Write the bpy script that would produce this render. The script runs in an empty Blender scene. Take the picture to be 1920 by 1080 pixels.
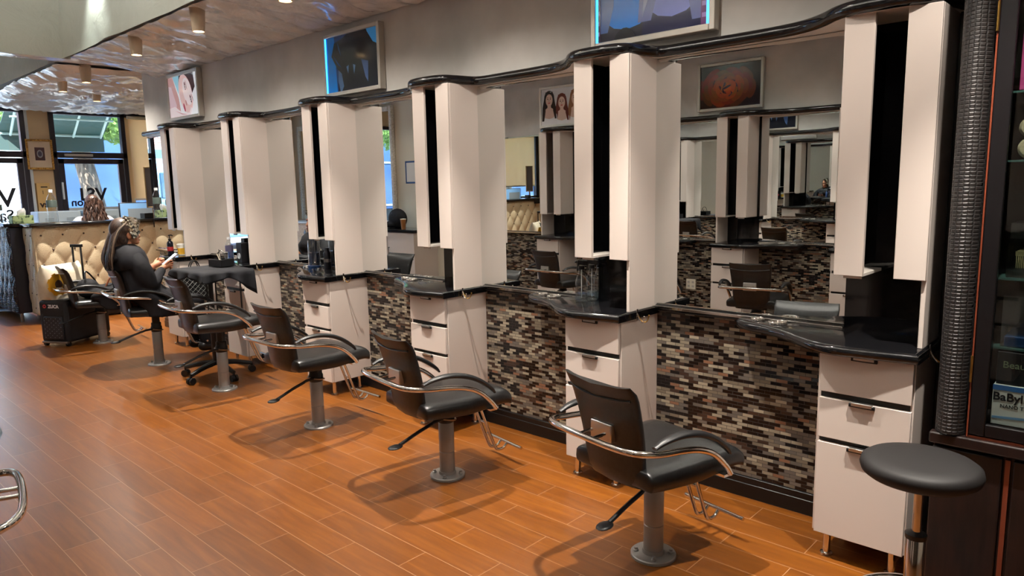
import bpy, bmesh, math, random
from mathutils import Vector, Matrix, noise
sc = bpy.context.scene
col = sc.collection
PI = math.pi
R = math.radians
random.seed(7)

# ---------------------------------------------------------------- camera
cam = bpy.data.cameras.new('camera')
cam.sensor_width = 36.0
cam.lens = 36.0 * 1327.1137 / 1920.0
cam.clip_start = 0.02
camo = bpy.data.objects.new('camera', cam)
col.objects.link(camo)
yw, pt, rl = R(47.2916), R(8.2428), R(-1.0631)
F = Vector((math.sin(yw) * math.cos(pt), math.cos(yw) * math.cos(pt), -math.sin(pt)))
Rv = Vector((math.cos(yw), -math.sin(yw), 0))
U = Rv.cross(F)
R2 = Rv * math.cos(rl) + U * math.sin(rl)
U2 = -Rv * math.sin(rl) + U * math.cos(rl)
camo.matrix_world = Matrix(((R2.x, U2.x, -F.x, -3.0986), (R2.y, U2.y, -F.y, 0), (R2.z, U2.z, -F.z, 1.5), (0, 0, 0, 1)))
sc.camera = camo

# ---------------------------------------------------------------- world, sun, exposure
sc.view_settings.view_transform = 'Standard'
sc.view_settings.look = 'None'
sc.view_settings.gamma = 1.0
sc.view_settings.use_curve_mapping = False
sc.view_settings.exposure = 0.12
sc.cycles.use_denoising = True
sc.cycles.max_bounces = 12
sc.cycles.diffuse_bounces = 4
sc.cycles.glossy_bounces = 8
sc.cycles.transparent_max_bounces = 16
sc.cycles.transmission_bounces = 6
sc.cycles.sample_clamp_indirect = 6.0
sc.cycles.caustics_refractive = False
world = bpy.data.worlds.new('world')
sc.world = world
world.use_nodes = True
wn = world.node_tree.nodes
wl = world.node_tree.links
bg = wn['Background']
sky = wn.new('ShaderNodeTexSky')
sky.sky_type = 'HOSEK_WILKIE'
sky.sun_direction = (-0.6, -0.35, 0.8)
sky.turbidity = 3.0
wl.new(sky.outputs[0], bg.inputs[0])
bg.inputs[1].default_value = 52.0
sun = bpy.data.lights.new('sun', 'SUN')
sun.energy = 48.0
sun.angle = R(0.6)
sun.color = (1.0, 0.95, 0.86)
suno = bpy.data.objects.new('sun', sun)
col.objects.link(suno)
suno.rotation_euler = Vector((0.6, 0.35, -0.8)).to_track_quat('-Z', 'Y').to_euler()

# ---------------------------------------------------------------- helpers
def lin(c):
    return tuple((x / 12.92 if x <= 0.04045 else ((x + 0.055) / 1.055) ** 2.4) for x in [v / 255.0 for v in c])

def mat(name, c, rough=0.5, metal=0.0, coat=0.0, emit=0.0, trans=0.0, spec=None, alpha=1.0, ior=1.45):
    m = bpy.data.materials.new(name)
    m.use_nodes = True
    b = m.node_tree.nodes['Principled BSDF']
    lc = lin(c) + (1,)
    b.inputs['Base Color'].default_value = lc
    b.inputs['Roughness'].default_value = rough
    b.inputs['Metallic'].default_value = metal
    b.inputs['Coat Weight'].default_value = coat
    b.inputs['Coat Roughness'].default_value = 0.08
    b.inputs['IOR'].default_value = ior
    b.inputs['Transmission Weight'].default_value = trans
    b.inputs['Alpha'].default_value = alpha
    if spec is not None:
        b.inputs['Specular IOR Level'].default_value = spec
    if emit:
        b.inputs['Emission Color'].default_value = lc
        b.inputs['Emission Strength'].default_value = emit
    return m

def nodes(m):
    return m.node_tree.nodes, m.node_tree.links, m.node_tree.nodes['Principled BSDF']

def add_noise_color(m, c1, c2, scale=8, detail=4, stretch=(1, 1, 1), bump=0.0, lo=0.35, hi=0.65, dist=0.002):
    n, l, b = nodes(m)
    tc = n.new('ShaderNodeTexCoord')
    mp = n.new('ShaderNodeMapping')
    mp.inputs['Scale'].default_value = stretch
    nz = n.new('ShaderNodeTexNoise')
    nz.inputs['Scale'].default_value = scale
    nz.inputs['Detail'].default_value = detail
    rp = n.new('ShaderNodeValToRGB')
    rp.color_ramp.elements[0].position = lo
    rp.color_ramp.elements[1].position = hi
    rp.color_ramp.elements[0].color = lin(c1) + (1,)
    rp.color_ramp.elements[1].color = lin(c2) + (1,)
    l.new(tc.outputs['Object'], mp.inputs[0])
    l.new(mp.outputs[0], nz.inputs['Vector'])
    l.new(nz.outputs[0], rp.inputs[0])
    l.new(rp.outputs[0], b.inputs['Base Color'])
    if bump:
        bp = n.new('ShaderNodeBump')
        bp.inputs['Strength'].default_value = bump
        bp.inputs['Distance'].default_value = dist
        l.new(nz.outputs[0], bp.inputs['Height'])
        l.new(bp.outputs[0], b.inputs['Normal'])
    return m

class MB:
    """collects shapes, builds ONE mesh object"""
    def __init__(s):
        s.bm = bmesh.new()
        s.mi = 0
    def _tag(s, faces):
        for f in faces:
            f.material_index = s.mi
    def box(s, x0, x1, y0, y1, z0, z1):
        vs = [s.bm.verts.new((x, y, z)) for x in (x0, x1) for y in (y0, y1) for z in (z0, z1)]
        fs = [(0, 1, 3, 2), (4, 6, 7, 5), (0, 4, 5, 1), (2, 3, 7, 6), (0, 2, 6, 4), (1, 5, 7, 3)]
        s._tag([s.bm.faces.new([vs[i] for i in f]) for f in fs])
        return s
    def obox(s, c, ax, ay, az):
        c = Vector(c); ax = Vector(ax); ay = Vector(ay); az = Vector(az)
        vs = [s.bm.verts.new(c + ax * i + ay * j + az * k) for i in (-1, 1) for j in (-1, 1) for k in (-1, 1)]
        fs = [(0, 1, 3, 2), (4, 6, 7, 5), (0, 4, 5, 1), (2, 3, 7, 6), (0, 2, 6, 4), (1, 5, 7, 3)]
        s._tag([s.bm.faces.new([vs[i] for i in f]) for f in fs])
        return s
    def quad(s, *p):
        s._tag([s.bm.faces.new([s.bm.verts.new(q) for q in p])])
        return s
    def rings(s, rings, closed=True, cap=True):
        vr = [[s.bm.verts.new(p) for p in r] for r in rings]
        n = len(vr[0])
        fs = []
        for a, b in zip(vr[:-1], vr[1:]):
            for i in range(n if closed else n - 1):
                j = (i + 1) % n
                fs.append(s.bm.faces.new((a[i], a[j], b[j], b[i])))
        if cap and closed:
            fs.append(s.bm.faces.new(list(reversed(vr[0]))))
            fs.append(s.bm.faces.new(vr[-1]))
        s._tag(fs)
        return s
    def tube(s, pts, r, seg=10, cap=True, flat=1.0):
        pts = [Vector(p) for p in pts]
        rr = r if isinstance(r, (list, tuple)) else [r] * len(pts)
        rings = []
        prev = None
        for i, p in enumerate(pts):
            if i == 0: t = pts[1] - p
            elif i == len(pts) - 1: t = p - pts[i - 1]
            else: t = (pts[i + 1] - p).normalized() + (p - pts[i - 1]).normalized()
            if t.length < 1e-9: t = Vector((0, 0, 1))
            t.normalize()
            if prev is None:
                a = Vector((0, 0, 1)) if abs(t.z) < 0.9 else Vector((1, 0, 0))
                n = t.cross(a).normalized()
            else:
                n = prev - t * prev.dot(t)
                if n.length < 1e-6: n = t.cross(Vector((0.3, 0.5, 0.8)))
                n.normalize()
            prev = n
            b = t.cross(n)
            rings.append([p + (n * math.cos(2 * PI * k / seg) + b * math.sin(2 * PI * k / seg) * flat) * rr[i] for k in range(seg)])
        return s.rings(rings, True, cap)
    def cyl(s, p0, p1, r, seg=20, r2=None):
        return s.tube([p0, p1], [r, r if r2 is None else r2], seg)
    def lathe(s, prof, c=(0, 0, 0), seg=24, cap=True):
        c = Vector(c)
        rings = [[c + Vector((max(r, 1e-4) * math.cos(2 * PI * k / seg), max(r, 1e-4) * math.sin(2 * PI * k / seg), z)) for k in range(seg)] for r, z in prof]
        return s.rings(rings, True, cap)
    def ball(s, c, r, seg=16, rot=None):
        r = (r, r, r) if not isinstance(r, (tuple, list)) else r
        m = Matrix.Translation(Vector(c)) @ (rot.to_4x4() if rot else Matrix.Identity(4)) @ Matrix.Diagonal((r[0], r[1], r[2], 1))
        res = bmesh.ops.create_uvsphere(s.bm, u_segments=seg, v_segments=max(6, seg * 2 // 3), radius=1.0, matrix=m)
        s._tag({f for v in res['verts'] for f in v.link_faces})
        return s
    def prism(s, pts, z0, z1):
        return s.rings([[(x, y, z0) for x, y in pts], [(x, y, z1) for x, y in pts]])
    def prof(s, pts, profile):
        """plan outline swept by insets: profile = [(inset, z), ...]"""
        n = len(pts)
        rings = []
        for ins, z in profile:
            ring = []
            for i in range(n):
                p0 = Vector(pts[i - 1]).to_2d(); p = Vector(pts[i]).to_2d(); p1 = Vector(pts[(i + 1) % n]).to_2d()
                d = ((p - p0).normalized() + (p1 - p).normalized())
                d = d.normalized() if d.length > 1e-6 else (p1 - p).normalized()
                nn = Vector((-d.y, d.x))
                ring.append((p.x + nn.x * ins, p.y + nn.y * ins, z))
            rings.append(ring)
        return s.rings(rings)
    def grid(s, fn, nu, nv):
        g = [[s.bm.verts.new(fn(i / nu, j / nv)) for j in range(nv + 1)] for i in range(nu + 1)]
        s._tag([s.bm.faces.new((g[i][j], g[i + 1][j], g[i + 1][j + 1], g[i][j + 1])) for i in range(nu) for j in range(nv)])
        return s
    def build(s, name, m, parent=None, bevel=0.0, smooth=True, angle=35, loc=None, rot=None, seg=2, recalc=True):
        if recalc:
            bmesh.ops.recalc_face_normals(s.bm, faces=s.bm.faces[:])
        me = bpy.data.meshes.new(name)
        s.bm.to_mesh(me); s.bm.free()
        for mm in (m if isinstance(m, (list, tuple)) else [m]):
            me.materials.append(mm)
        if smooth:
            me.polygons.foreach_set('use_smooth', [True] * len(me.polygons))
            me.set_sharp_from_angle(angle=R(angle))
        o = bpy.data.objects.new(name, me)
        col.objects.link(o)
        if parent: o.parent = parent
        if loc: o.location = loc
        if rot: o.rotation_euler = rot
        if bevel:
            md = o.modifiers.new('bevel', 'BEVEL')
            md.width = bevel; md.segments = seg; md.limit_method = 'ANGLE'; md.angle_limit = R(40)
        return o

def tag(o, label=None, cat=None, group=None, kind=None):
    if label: o['label'] = label
    if cat: o['category'] = cat
    if group: o['group'] = group
    if kind: o['kind'] = kind
    return o

def empty(name, loc, rz=0, label=None, cat=None, group=None):
    o = bpy.data.objects.new(name, None)
    o.empty_display_size = 0.1
    col.objects.link(o)
    o.location = loc; o.rotation_euler = (0, 0, rz)
    return tag(o, label, cat, group)

def struct(mb, name, m, **k):
    o = mb.build(name, m, **k)
    o['kind'] = 'structure'
    return o

def copy_tree(o, parent=None):
    c = o.copy(); col.objects.link(c); c.parent = parent
    for ch in o.children: copy_tree(ch, c)
    return c

def kill(o):
    for ch in list(o.children): kill(ch)
    bpy.data.objects.remove(o)

def crom(pts, n=6, closed=False):
    P = [Vector(p) for p in pts]; out = []
    N = len(P)
    rng = range(N) if closed else range(N - 1)
    for i in rng:
        p0 = P[i - 1] if (i > 0 or closed) else P[0] * 2 - P[1]
        p1 = P[i]; p2 = P[(i + 1) % N]
        p3 = P[(i + 2) % N] if (i + 2 < N or closed) else P[-1] * 2 - P[-2]
        for k in range(n):
            t = k / n
            out.append(0.5 * ((2 * p1) + (p2 - p0) * t + (2 * p0 - 5 * p1 + 4 * p2 - p3) * t * t + (3 * p1 - p0 - 3 * p2 + p3) * t ** 3))
    if not closed: out.append(P[-1])
    return out

def text(body, name, m, size, loc, rot, parent=None, depth=0.001, mirror=False, off=0.0, align='CENTER', sx=1.0):
    cu = bpy.data.curves.new(name, 'FONT')
    cu.body = body; cu.size = size; cu.extrude = depth; cu.offset = off; cu.align_x = align
    cu.resolution_u = 3
    t = bpy.data.objects.new(name, cu)
    col.objects.link(t)
    bpy.context.view_layer.update()
    me = bpy.data.meshes.new_from_object(t.evaluated_get(bpy.context.evaluated_depsgraph_get()))
    bpy.data.objects.remove(t)
    if mirror or sx != 1.0:
        for v in me.vertices: v.co.x *= (-sx if mirror else sx)
        if mirror: me.flip_normals()
    me.materials.clear(); me.materials.append(m)
    o = bpy.data.objects.new(name, me)
    col.objects.link(o)
    o.location = loc; o.rotation_euler = rot
    if parent: o.parent = parent
    return o

def remesh(o, vox=0.01, sm=6):
    md = o.modifiers.new('remesh', 'REMESH'); md.mode = 'VOXEL'; md.voxel_size = vox; md.use_smooth_shade = True
    if sm:
        s = o.modifiers.new('smooth', 'SMOOTH'); s.iterations = sm; s.factor = 0.5
    return o

# ---------------------------------------------------------------- materials
laminate = mat('white_laminate', (208, 196, 188), 0.38)
edge_white = mat('laminate_edge', (220, 212, 204), 0.4)
black_gran = mat('black_counter', (14, 14, 16), 0.09, spec=0.7)
black_gloss = mat('black_gloss', (10, 10, 12), 0.05, spec=0.55)
chrome = mat('chrome', (225, 222, 218), 0.11, 1.0)
satin = mat('satin_chrome', (214, 212, 208), 0.32, 1.0)
steel = mat('brushed_steel', (150, 148, 145), 0.35, 1.0)
gold = mat('gold_metal', (190, 150, 80), 0.3, 1.0)
black_pl = mat('black_plastic', (16, 16, 18), 0.4)
vinyl = mat('black_vinyl', (20, 20, 21), 0.3, spec=0.55)
add_noise_color(vinyl, (15, 15, 16), (27, 27, 27), 60, 3, bump=0.12, dist=0.001)
post_m = mat('grey_painted_post', (150, 148, 146), 0.38, 0.45)
baseb = mat('black_baseboard', (14, 13, 13), 0.3)
wallm = add_noise_color(mat('grey_plaster', (200, 198, 194), 0.8), (178, 176, 172), (207, 205, 201), 2.2, 8, bump=0.12, lo=0.3, hi=0.7, dist=0.004)
beige = add_noise_color(mat('beige_paint', (222, 186, 140), 0.8), (214, 180, 138), (228, 196, 152), 1.5, 4)
white_p = mat('white_wall_paint', (224, 218, 202), 0.8)
mirror_m = mat('mirror_silver', (236, 240, 240), 0.0, 1.0)
frame_dk = mat('dark_metal_frame', (52, 48, 56), 0.4, 0.2)
silver_fr = mat('silver_frame', (192, 188, 180), 0.35, 0.5)
ceil_m = mat('ceiling_paint', (205, 203, 196), 0.8)

# clear architectural glass
def glass_mat(name, tint=(1, 1, 1), refl=0.06, rough=0.0):
    m = bpy.data.materials.new(name); m.use_nodes = True
    n, l = m.node_tree.nodes, m.node_tree.links
    n.clear()
    out = n.new('ShaderNodeOutputMaterial'); mix = n.new('ShaderNodeMixShader'); tr = n.new('ShaderNodeBsdfTransparent')
    gl = n.new('ShaderNodeBsdfGlossy'); lw = n.new('ShaderNodeLayerWeight'); pw = n.new('ShaderNodeMath'); ma = n.new('ShaderNodeMath')
    tr.inputs[0].default_value = tuple(tint) + (1,)
    gl.inputs['Roughness'].default_value = rough
    lw.inputs[0].default_value = 0.5
    pw.operation = 'POWER'; pw.inputs[1].default_value = 3.5
    ma.operation = 'MULTIPLY_ADD'; ma.inputs[1].default_value = 0.85; ma.inputs[2].default_value = refl
    l.new(lw.outputs['Facing'], pw.inputs[0]); l.new(pw.outputs[0], ma.inputs[0]); l.new(ma.outputs[0], mix.inputs[0])
    l.new(tr.outputs[0], mix.inputs[1]); l.new(gl.outputs[0], mix.inputs[2]); l.new(mix.outputs[0], out.inputs[0])
    return m
glass = glass_mat('window_glass', (0.93, 0.97, 1.0))
clear = glass_mat('clear_plastic', (0.95, 0.97, 0.98), .12, 0.05)
cab_glass = glass_mat('cabinet_glass', (0.8, 0.85, 0.85), .03)

# floor: wood look planks .59 x .1427, running bond
def floor_mat():
    m = mat('wood_plank_tile', (170, 90, 40), 0.3)
    n, l, b = nodes(m)
    tc = n.new('ShaderNodeTexCoord')
    mp = n.new('ShaderNodeMapping')
    mp.inputs['Rotation'].default_value = (0, 0, R(90))
    # after rotation: u = -y ... handled by offset
    sx = n.new('ShaderNodeSeparateXYZ'); cx = n.new('ShaderNodeCombineXYZ')
    l.new(tc.outputs['Object'], sx.inputs[0])
    a1 = n.new('ShaderNodeMath'); a1.operation = 'ADD'; a1.inputs[1].default_value = -0.08 + 0.59 * 20
    a2 = n.new('ShaderNodeMath'); a2.operation = 'ADD'; a2.inputs[1].default_value = 2.19 + 0.1427 * 41
    l.new(sx.outputs[1], a1.inputs[0]); l.new(sx.outputs[0], a2.inputs[0])
    l.new(a1.outputs[0], cx.inputs[0]); l.new(a2.outputs[0], cx.inputs[1])
    br = n.new('ShaderNodeTexBrick')
    br.offset = 0.5; br.offset_frequency = 2; br.squash = 1.0
    br.inputs['Scale'].default_value = 1.0
    br.inputs['Brick Width'].default_value = 0.59
    br.inputs['Row Height'].default_value = 0.1427
    br.inputs['Mortar Size'].default_value = 0.0017
    br.inputs['Mortar Smooth'].default_value = 0.3
    br.inputs['Bias'].default_value = 0.0
    br.inputs['Color1'].default_value = (0, 0, 0, 1)
    br.inputs['Color2'].default_value = (1, 1, 1, 1)
    br.inputs['Mortar'].default_value = (0.5, 0.5, 0.5, 1)
    l.new(cx.outputs[0], br.inputs['Vector'])
    # grain
    mp2 = n.new('ShaderNodeMapping'); mp2.inputs['Scale'].default_value = (1.1, 13, 1)
    addv = n.new('ShaderNodeVectorMath'); addv.operation = 'MULTIPLY_ADD'
    addv.inputs[1].default_value = (7, 13, 5)
    l.new(br.outputs['Color'], addv.inputs[0]); l.new(cx.outputs[0], addv.inputs[2])
    l.new(addv.outputs[0], mp2.inputs[0])
    nz = n.new('ShaderNodeTexNoise'); nz.inputs['Scale'].default_value = 2.2; nz.inputs['Detail'].default_value = 7; nz.inputs['Distortion'].default_value = 0.6; nz.inputs['Roughness'].default_value = 0.62
    l.new(mp2.outputs[0], nz.inputs['Vector'])
    rp = n.new('ShaderNodeValToRGB')
    e = rp.color_ramp.elements
    e[0].position = 0.2; e[0].color = lin((90, 48, 13)) + (1,)
    e[1].position = 0.8; e[1].color = lin((130, 77, 22)) + (1,)
    k = rp.color_ramp.elements.new(0.5); k.color = lin((110, 61, 16)) + (1,)
    l.new(nz.outputs[0], rp.inputs[0])
    # per plank tone
    hs = n.new('ShaderNodeHueSaturation')
    mr = n.new('ShaderNodeMapRange'); mr.inputs[3].default_value = 0.84; mr.inputs[4].default_value = 1.12
    l.new(br.outputs['Color'], mr.inputs[0]); l.new(mr.outputs[0], hs.inputs['Value']); l.new(rp.outputs[0], hs.inputs['Color'])
    mx = n.new('ShaderNodeMix'); mx.data_type = 'RGBA'
    mx.inputs['B'].default_value = lin((150, 112, 80)) + (1,)
    l.new(br.outputs['Fac'], mx.inputs['Factor']); l.new(hs.outputs[0], mx.inputs['A'])
    l.new(mx.outputs['Result'], b.inputs['Base Color'])
    mrr = n.new('ShaderNodeMapRange'); mrr.inputs[3].default_value = 0.29; mrr.inputs[4].default_value = 0.33
    l.new(nz.outputs[0], mrr.inputs[0]); l.new(mrr.outputs[0], b.inputs['Roughness'])
    bp = n.new('ShaderNodeBump'); bp.inputs['Strength'].default_value = 0.12; bp.inputs['Distance'].default_value = 0.0015; bp.invert = True
    l.new(br.outputs['Fac'], bp.inputs['Height']); l.new(bp.outputs[0], b.inputs['Normal'])
    b.inputs['Specular IOR Level'].default_value = 0.65
    return m
floor_m = floor_mat()

# mosaic wall tiles .052 x .016
def tile_mat():
    m = mat('glass_mosaic_tile', (120, 100, 80), 0.15)
    n, l, b = nodes(m)
    tc = n.new('ShaderNodeTexCoord')
    sx = n.new('ShaderNodeSeparateXYZ'); cx = n.new('ShaderNodeCombineXYZ')
    l.new(tc.outputs['Object'], sx.inputs[0])
    l.new(sx.outputs[1], cx.inputs[0]); l.new(sx.outputs[2], cx.inputs[1])
    off = n.new('ShaderNodeVectorMath'); off.operation = 'ADD'; off.inputs[1].default_value = (5.2, 1.6, 0)
    l.new(cx.outputs[0], off.inputs[0])
    br = n.new('ShaderNodeTexBrick')
    br.offset = 0.5
    br.inputs['Scale'].default_value = 1.0
    br.inputs['Brick Width'].default_value = 0.052
    br.inputs['Row Height'].default_value = 0.0162
    br.inputs['Mortar Size'].default_value = 0.0011
    br.inputs['Mortar Smooth'].default_value = 0.2
    br.inputs['Color1'].default_value = (0, 0, 0, 1)
    br.inputs['Color2'].default_value = (1, 1, 1, 1)
    br.inputs['Mortar'].default_value = (0.5, 0.5, 0.5, 1)
    l.new(off.outputs[0], br.inputs['Vector'])
    rp = n.new('ShaderNodeValToRGB'); rp.color_ramp.interpolation = 'CONSTANT'
    cols = [(0.0, (20, 15, 14)), (0.24, (58, 42, 34)), (0.34, (108, 98, 84)), (0.46, (130, 120, 104)), (0.58, (92, 86, 80)), (0.68, (26, 20, 18)), (0.76, (148, 138, 120)), (0.88, (122, 88, 68)), (0.93, (100, 92, 84))]
    e = rp.color_ramp.elements
    e[0].position = 0; e[0].color = lin(cols[0][1]) + (1,)
    e[1].position = cols[1][0]; e[1].color = lin(cols[1][1]) + (1,)
    for p, c in cols[2:]:
        k = e.new(p); k.color = lin(c) + (1,)
    l.new(br.outputs['Color'], rp.inputs[0])
    mx = n.new('ShaderNodeMix'); mx.data_type = 'RGBA'
    mx.inputs['B'].default_value = lin((34, 27, 24)) + (1,)
    l.new(br.outputs['Fac'], mx.inputs['Factor']); l.new(rp.outputs[0], mx.inputs['A'])
    l.new(mx.outputs['Result'], b.inputs['Base Color'])
    bp = n.new('ShaderNodeBump'); bp.inputs['Strength'].default_value = 0.5; bp.inputs['Distance'].default_value = 0.001; bp.invert = True
    l.new(br.outputs['Fac'], bp.inputs['Height']); l.new(bp.outputs[0], b.inputs['Normal'])
    mr = n.new('ShaderNodeMapRange'); mr.inputs[3].default_value = 0.12; mr.inputs[4].default_value = 0.7
    l.new(br.outputs['Fac'], mr.inputs[0]); l.new(mr.outputs[0], b.inputs['Roughness'])
    return m
tile_m = tile_mat()

def croc_mat(name, c, size=0.02, rough=0.3, bump=0.6, axes=(1, 2), warp=0.25, dark=0.45, rnd=.45, asp=.75):
    m = mat(name, c, rough, spec=0.6)
    n, l, b = nodes(m)
    tc = n.new('ShaderNodeTexCoord'); sx = n.new('ShaderNodeSeparateXYZ'); cx = n.new('ShaderNodeCombineXYZ')
    nz = n.new('ShaderNodeTexNoise'); nz.inputs['Scale'].default_value = 6
    sc_ = n.new('ShaderNodeVectorMath'); sc_.operation = 'MULTIPLY_ADD'; sc_.inputs[1].default_value = (warp * size * 4,) * 3
    l.new(tc.outputs['Object'], nz.inputs['Vector'])
    l.new(nz.outputs['Color'], sc_.inputs[0]); l.new(tc.outputs['Object'], sc_.inputs[2])
    l.new(sc_.outputs[0], sx.inputs[0]); l.new(sx.outputs[axes[0]], cx.inputs[0]); l.new(sx.outputs[axes[1]], cx.inputs[1])
    vo = n.new('ShaderNodeTexVoronoi'); vo.feature = 'DISTANCE_TO_EDGE'; vo.inputs['Scale'].default_value = 1.0
    vo.inputs['Randomness'].default_value = rnd
    mp = n.new('ShaderNodeMapping'); mp.inputs['Scale'].default_value = (1 / size / asp, 1 / size, 1)
    l.new(cx.outputs[0], mp.inputs[0]); l.new(mp.outputs[0], vo.inputs['Vector'])
    rp = n.new('ShaderNodeValToRGB')
    rp.color_ramp.elements[0].position = 0.02; rp.color_ramp.elements[0].color = tuple(v * dark for v in lin(c)) + (1,)
    rp.color_ramp.elements[1].position = 0.16; rp.color_ramp.elements[1].color = lin(c) + (1,)
    l.new(vo.outputs['Distance'], rp.inputs[0]); l.new(rp.outputs[0], b.inputs['Base Color'])
    bp = n.new('ShaderNodeBump'); bp.inputs['Strength'].default_value = bump; bp.inputs['Distance'].default_value = 0.004
    mr = n.new('ShaderNodeMapRange'); mr.inputs[2].default_value = 0.2
    l.new(vo.outputs['Distance'], mr.inputs[0]); l.new(mr.outputs[0], bp.inputs['Height']); l.new(bp.outputs[0], b.inputs['Normal'])
    return m
croc_dark = croc_mat('dark_crocodile_leather', (20, 14, 13), 0.0125, 0.55, .7, warp=.05, rnd=.14, asp=1.25)
croc_cream = croc_mat('cream_crocodile_leather', (200, 182, 150), 0.014, 0.42, 0.5, axes=(0, 2), dark=0.72)
croc_black = croc_mat('black_crocodile_leather', (34, 34, 42), 0.022, 0.25, 0.9, axes=(1, 2))

# plastic sheeting
def plastic_mat(name, c, rough=0.18):
    m = mat(name, c, rough, spec=0.8, coat=0.5)
    n, l, b = nodes(m)
    tc = n.new('ShaderNodeTexCoord')
    nz = n.new('ShaderNodeTexNoise'); nz.inputs['Scale'].default_value = 5; nz.inputs['Detail'].default_value = 5; nz.inputs['Distortion'].default_value = 1.2
    l.new(tc.outputs['Object'], nz.inputs['Vector'])
    bp = n.new('ShaderNodeBump'); bp.inputs['Strength'].default_value = 0.5; bp.inputs['Distance'].default_value = 0.03
    l.new(nz.outputs[0], bp.inputs['Height']); l.new(bp.outputs[0], b.inputs['Normal'])
    return m
plastic = plastic_mat('clear_plastic_sheeting', (236, 236, 234), .14)
plastic_dull = plastic_mat('milky_plastic_sheeting', (206, 212, 202), 0.35)

# ---------------------------------------------------------------- the setting
XO = -3.7           # opposite wall
YW = 11.5           # window wall
YB = -2.4
struct(MB().box(-4.2, 3.2, YB - .1, YW + .08, -0.1, 0.0), 'floor', floor_m, smooth=False)
struct(MB().box(0.03, 0.2, YB, 8.2, 0, 3.7), 'wall_right', wallm, smooth=False)
struct(MB().box(0.0, 0.03, YB, 8.2, 2.09, 3.5), 'wall_right_upper', wallm, smooth=False)
struct(MB().box(XO - .2, XO - .03, YB, YW, 0, 3.7), 'wall_left', white_p, smooth=False)
struct(MB().box(XO - .03, XO, YB, 6.9, 2.09, 3.5), 'wall_left_upper', wallm, smooth=False)
struct(MB().box(XO - .2, 0.2, YB - .1, YB, 0, 3.7), 'wall_back', white_p, smooth=False)
struct(MB().box(3.0, 3.2, 8.2, YW, 0, 3.7), 'wall_alcove_right', beige, smooth=False)
struct(MB().box(0.2, 3.2, 8.1, 8.2, 0, 3.7), 'wall_alcove_back', beige, smooth=False)
struct(MB().box(0.012, 0.03, YB, 8.2, 0.0, 0.1).box(0.006, 0.03, YB, 8.2, 0.0, 0.07), 'baseboard_right', baseb, bevel=.003)
struct(MB().box(XO - .03, XO - .012, YB, 6.9, 0.0, 0.1), 'baseboard_left', baseb, bevel=.003)
struct(MB().box(0.024, 0.03, .94, 8.2, 0.1, 0.86), 'wall_right_mosaic', tile_m, smooth=False)
struct(MB().box(-.02, 0.03, .538, .606, 0.0, 2.62), 'gap_shade_panel', baseb, bevel=.002)  # black strip stands in for the shade in the gap beside the cabinet
struct(MB().box(XO - .03, XO - .024, YB, 6.9, 0.1, 0.86), 'wall_left_mosaic', tile_m, smooth=False)
# ceiling: low perimeter 2.65 with two raised trays
ceil_boxes = []
class CB:
    def box(s_, *a):
        ceil_boxes.append(a); return s_
cb = CB()
zc_, zt_ = 2.80, 3.55
TX, TY0, TY1 = -.80, 7.8, 8.15
cb.box(TX, 0.2, YB, TY0, zc_, zc_ + .1).box(-4.0, -2.85, YB, TY0, zc_, zc_ + .1)
cb.box(-4.0, 3.2, TY0, TY1, zc_, zc_ + .1).box(TX, 3.2, TY1, YW, zc_, zc_ + .1).box(-4.0, -2.85, TY1, YW, zc_, zc_ + .1)
cb.box(-4.0, 3.2, YB, YW, zt_, zt_ + .1)
cb.box(TX, TX + .03, YB, TY0, zc_ + .1, zt_).box(-2.88, -2.85, YB, TY0, zc_ + .1, zt_).box(-2.85, TX, TY0, TY0 + .03, zc_ + .1, zt_)
cb.box(TX, TX + .03, TY1, YW, zc_ + .1, zt_).box(-2.88, -2.85, TY1, YW, zc_ + .1, zt_).box(-2.85, TX, TY1 - .03, TY1, zc_ + .1, zt_)
for a_ in ceil_boxes: struct(MB().box(*a_), 'ceiling', ceil_m, smooth=False)

def N(x, y, z=0):
    return noise.noise(Vector((x, y, z)))

def sheet(x0, x1, y0, y1, z, amp, step, seed, sag=0.0, label='', m=plastic, end=None, slope=0.0):
    nu = max(2, int((x1 - x0) / step)); nv = max(2, int((y1 - y0) / step))
    def fn(u, v):
        x = x0 + (x1 - x0) * u; y = y0 + (y1 - y0) * v
        e = min(min(u, 1 - u) * (x1 - x0), min(v, 1 - v) * (y1 - y0)); e = min(1, e / 0.12)
        a = N(x * .9, y * 1.1, seed) * 0.5
        w = N(x * .7 + 3, y * .7, seed + 5) * 1.3
        q = y + w * .35 + x * .18
        r1 = 1 - abs(N(x * .9 + w, q * 3.6, seed + 9)) * 2.8
        r2 = 1 - abs(N(x * 1.6 - w, (q + x * .35) * 7.5, seed + 13)) * 2.6
        r3 = 1 - abs(N((x - y * .7) * 3.0, (q - x * .5) * 9, seed + 21)) * 2.6
        d = a * .5 + max(0, r1) * 1.0 + max(0, r2) * .55 + max(0, r3) * .3
        zz = z - sag * math.sin(PI * u) ** .7 - amp * d * (0.25 + 0.75 * e)
        zz -= slope * max(0, min(1, (x - TX) / -TX)) ** 1.5
        if end and y > end[0]:
            t = min(1, (y - end[0]) / (YW - end[0])); zz -= end[1] * t * t
        return (x, y, zz)
    mb = MB(); mb.grid(fn, nu, nv)
    o = mb.build('plastic_sheet', m, angle=60, recalc=False)
    return tag(o, label, 'plastic sheet')

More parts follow.
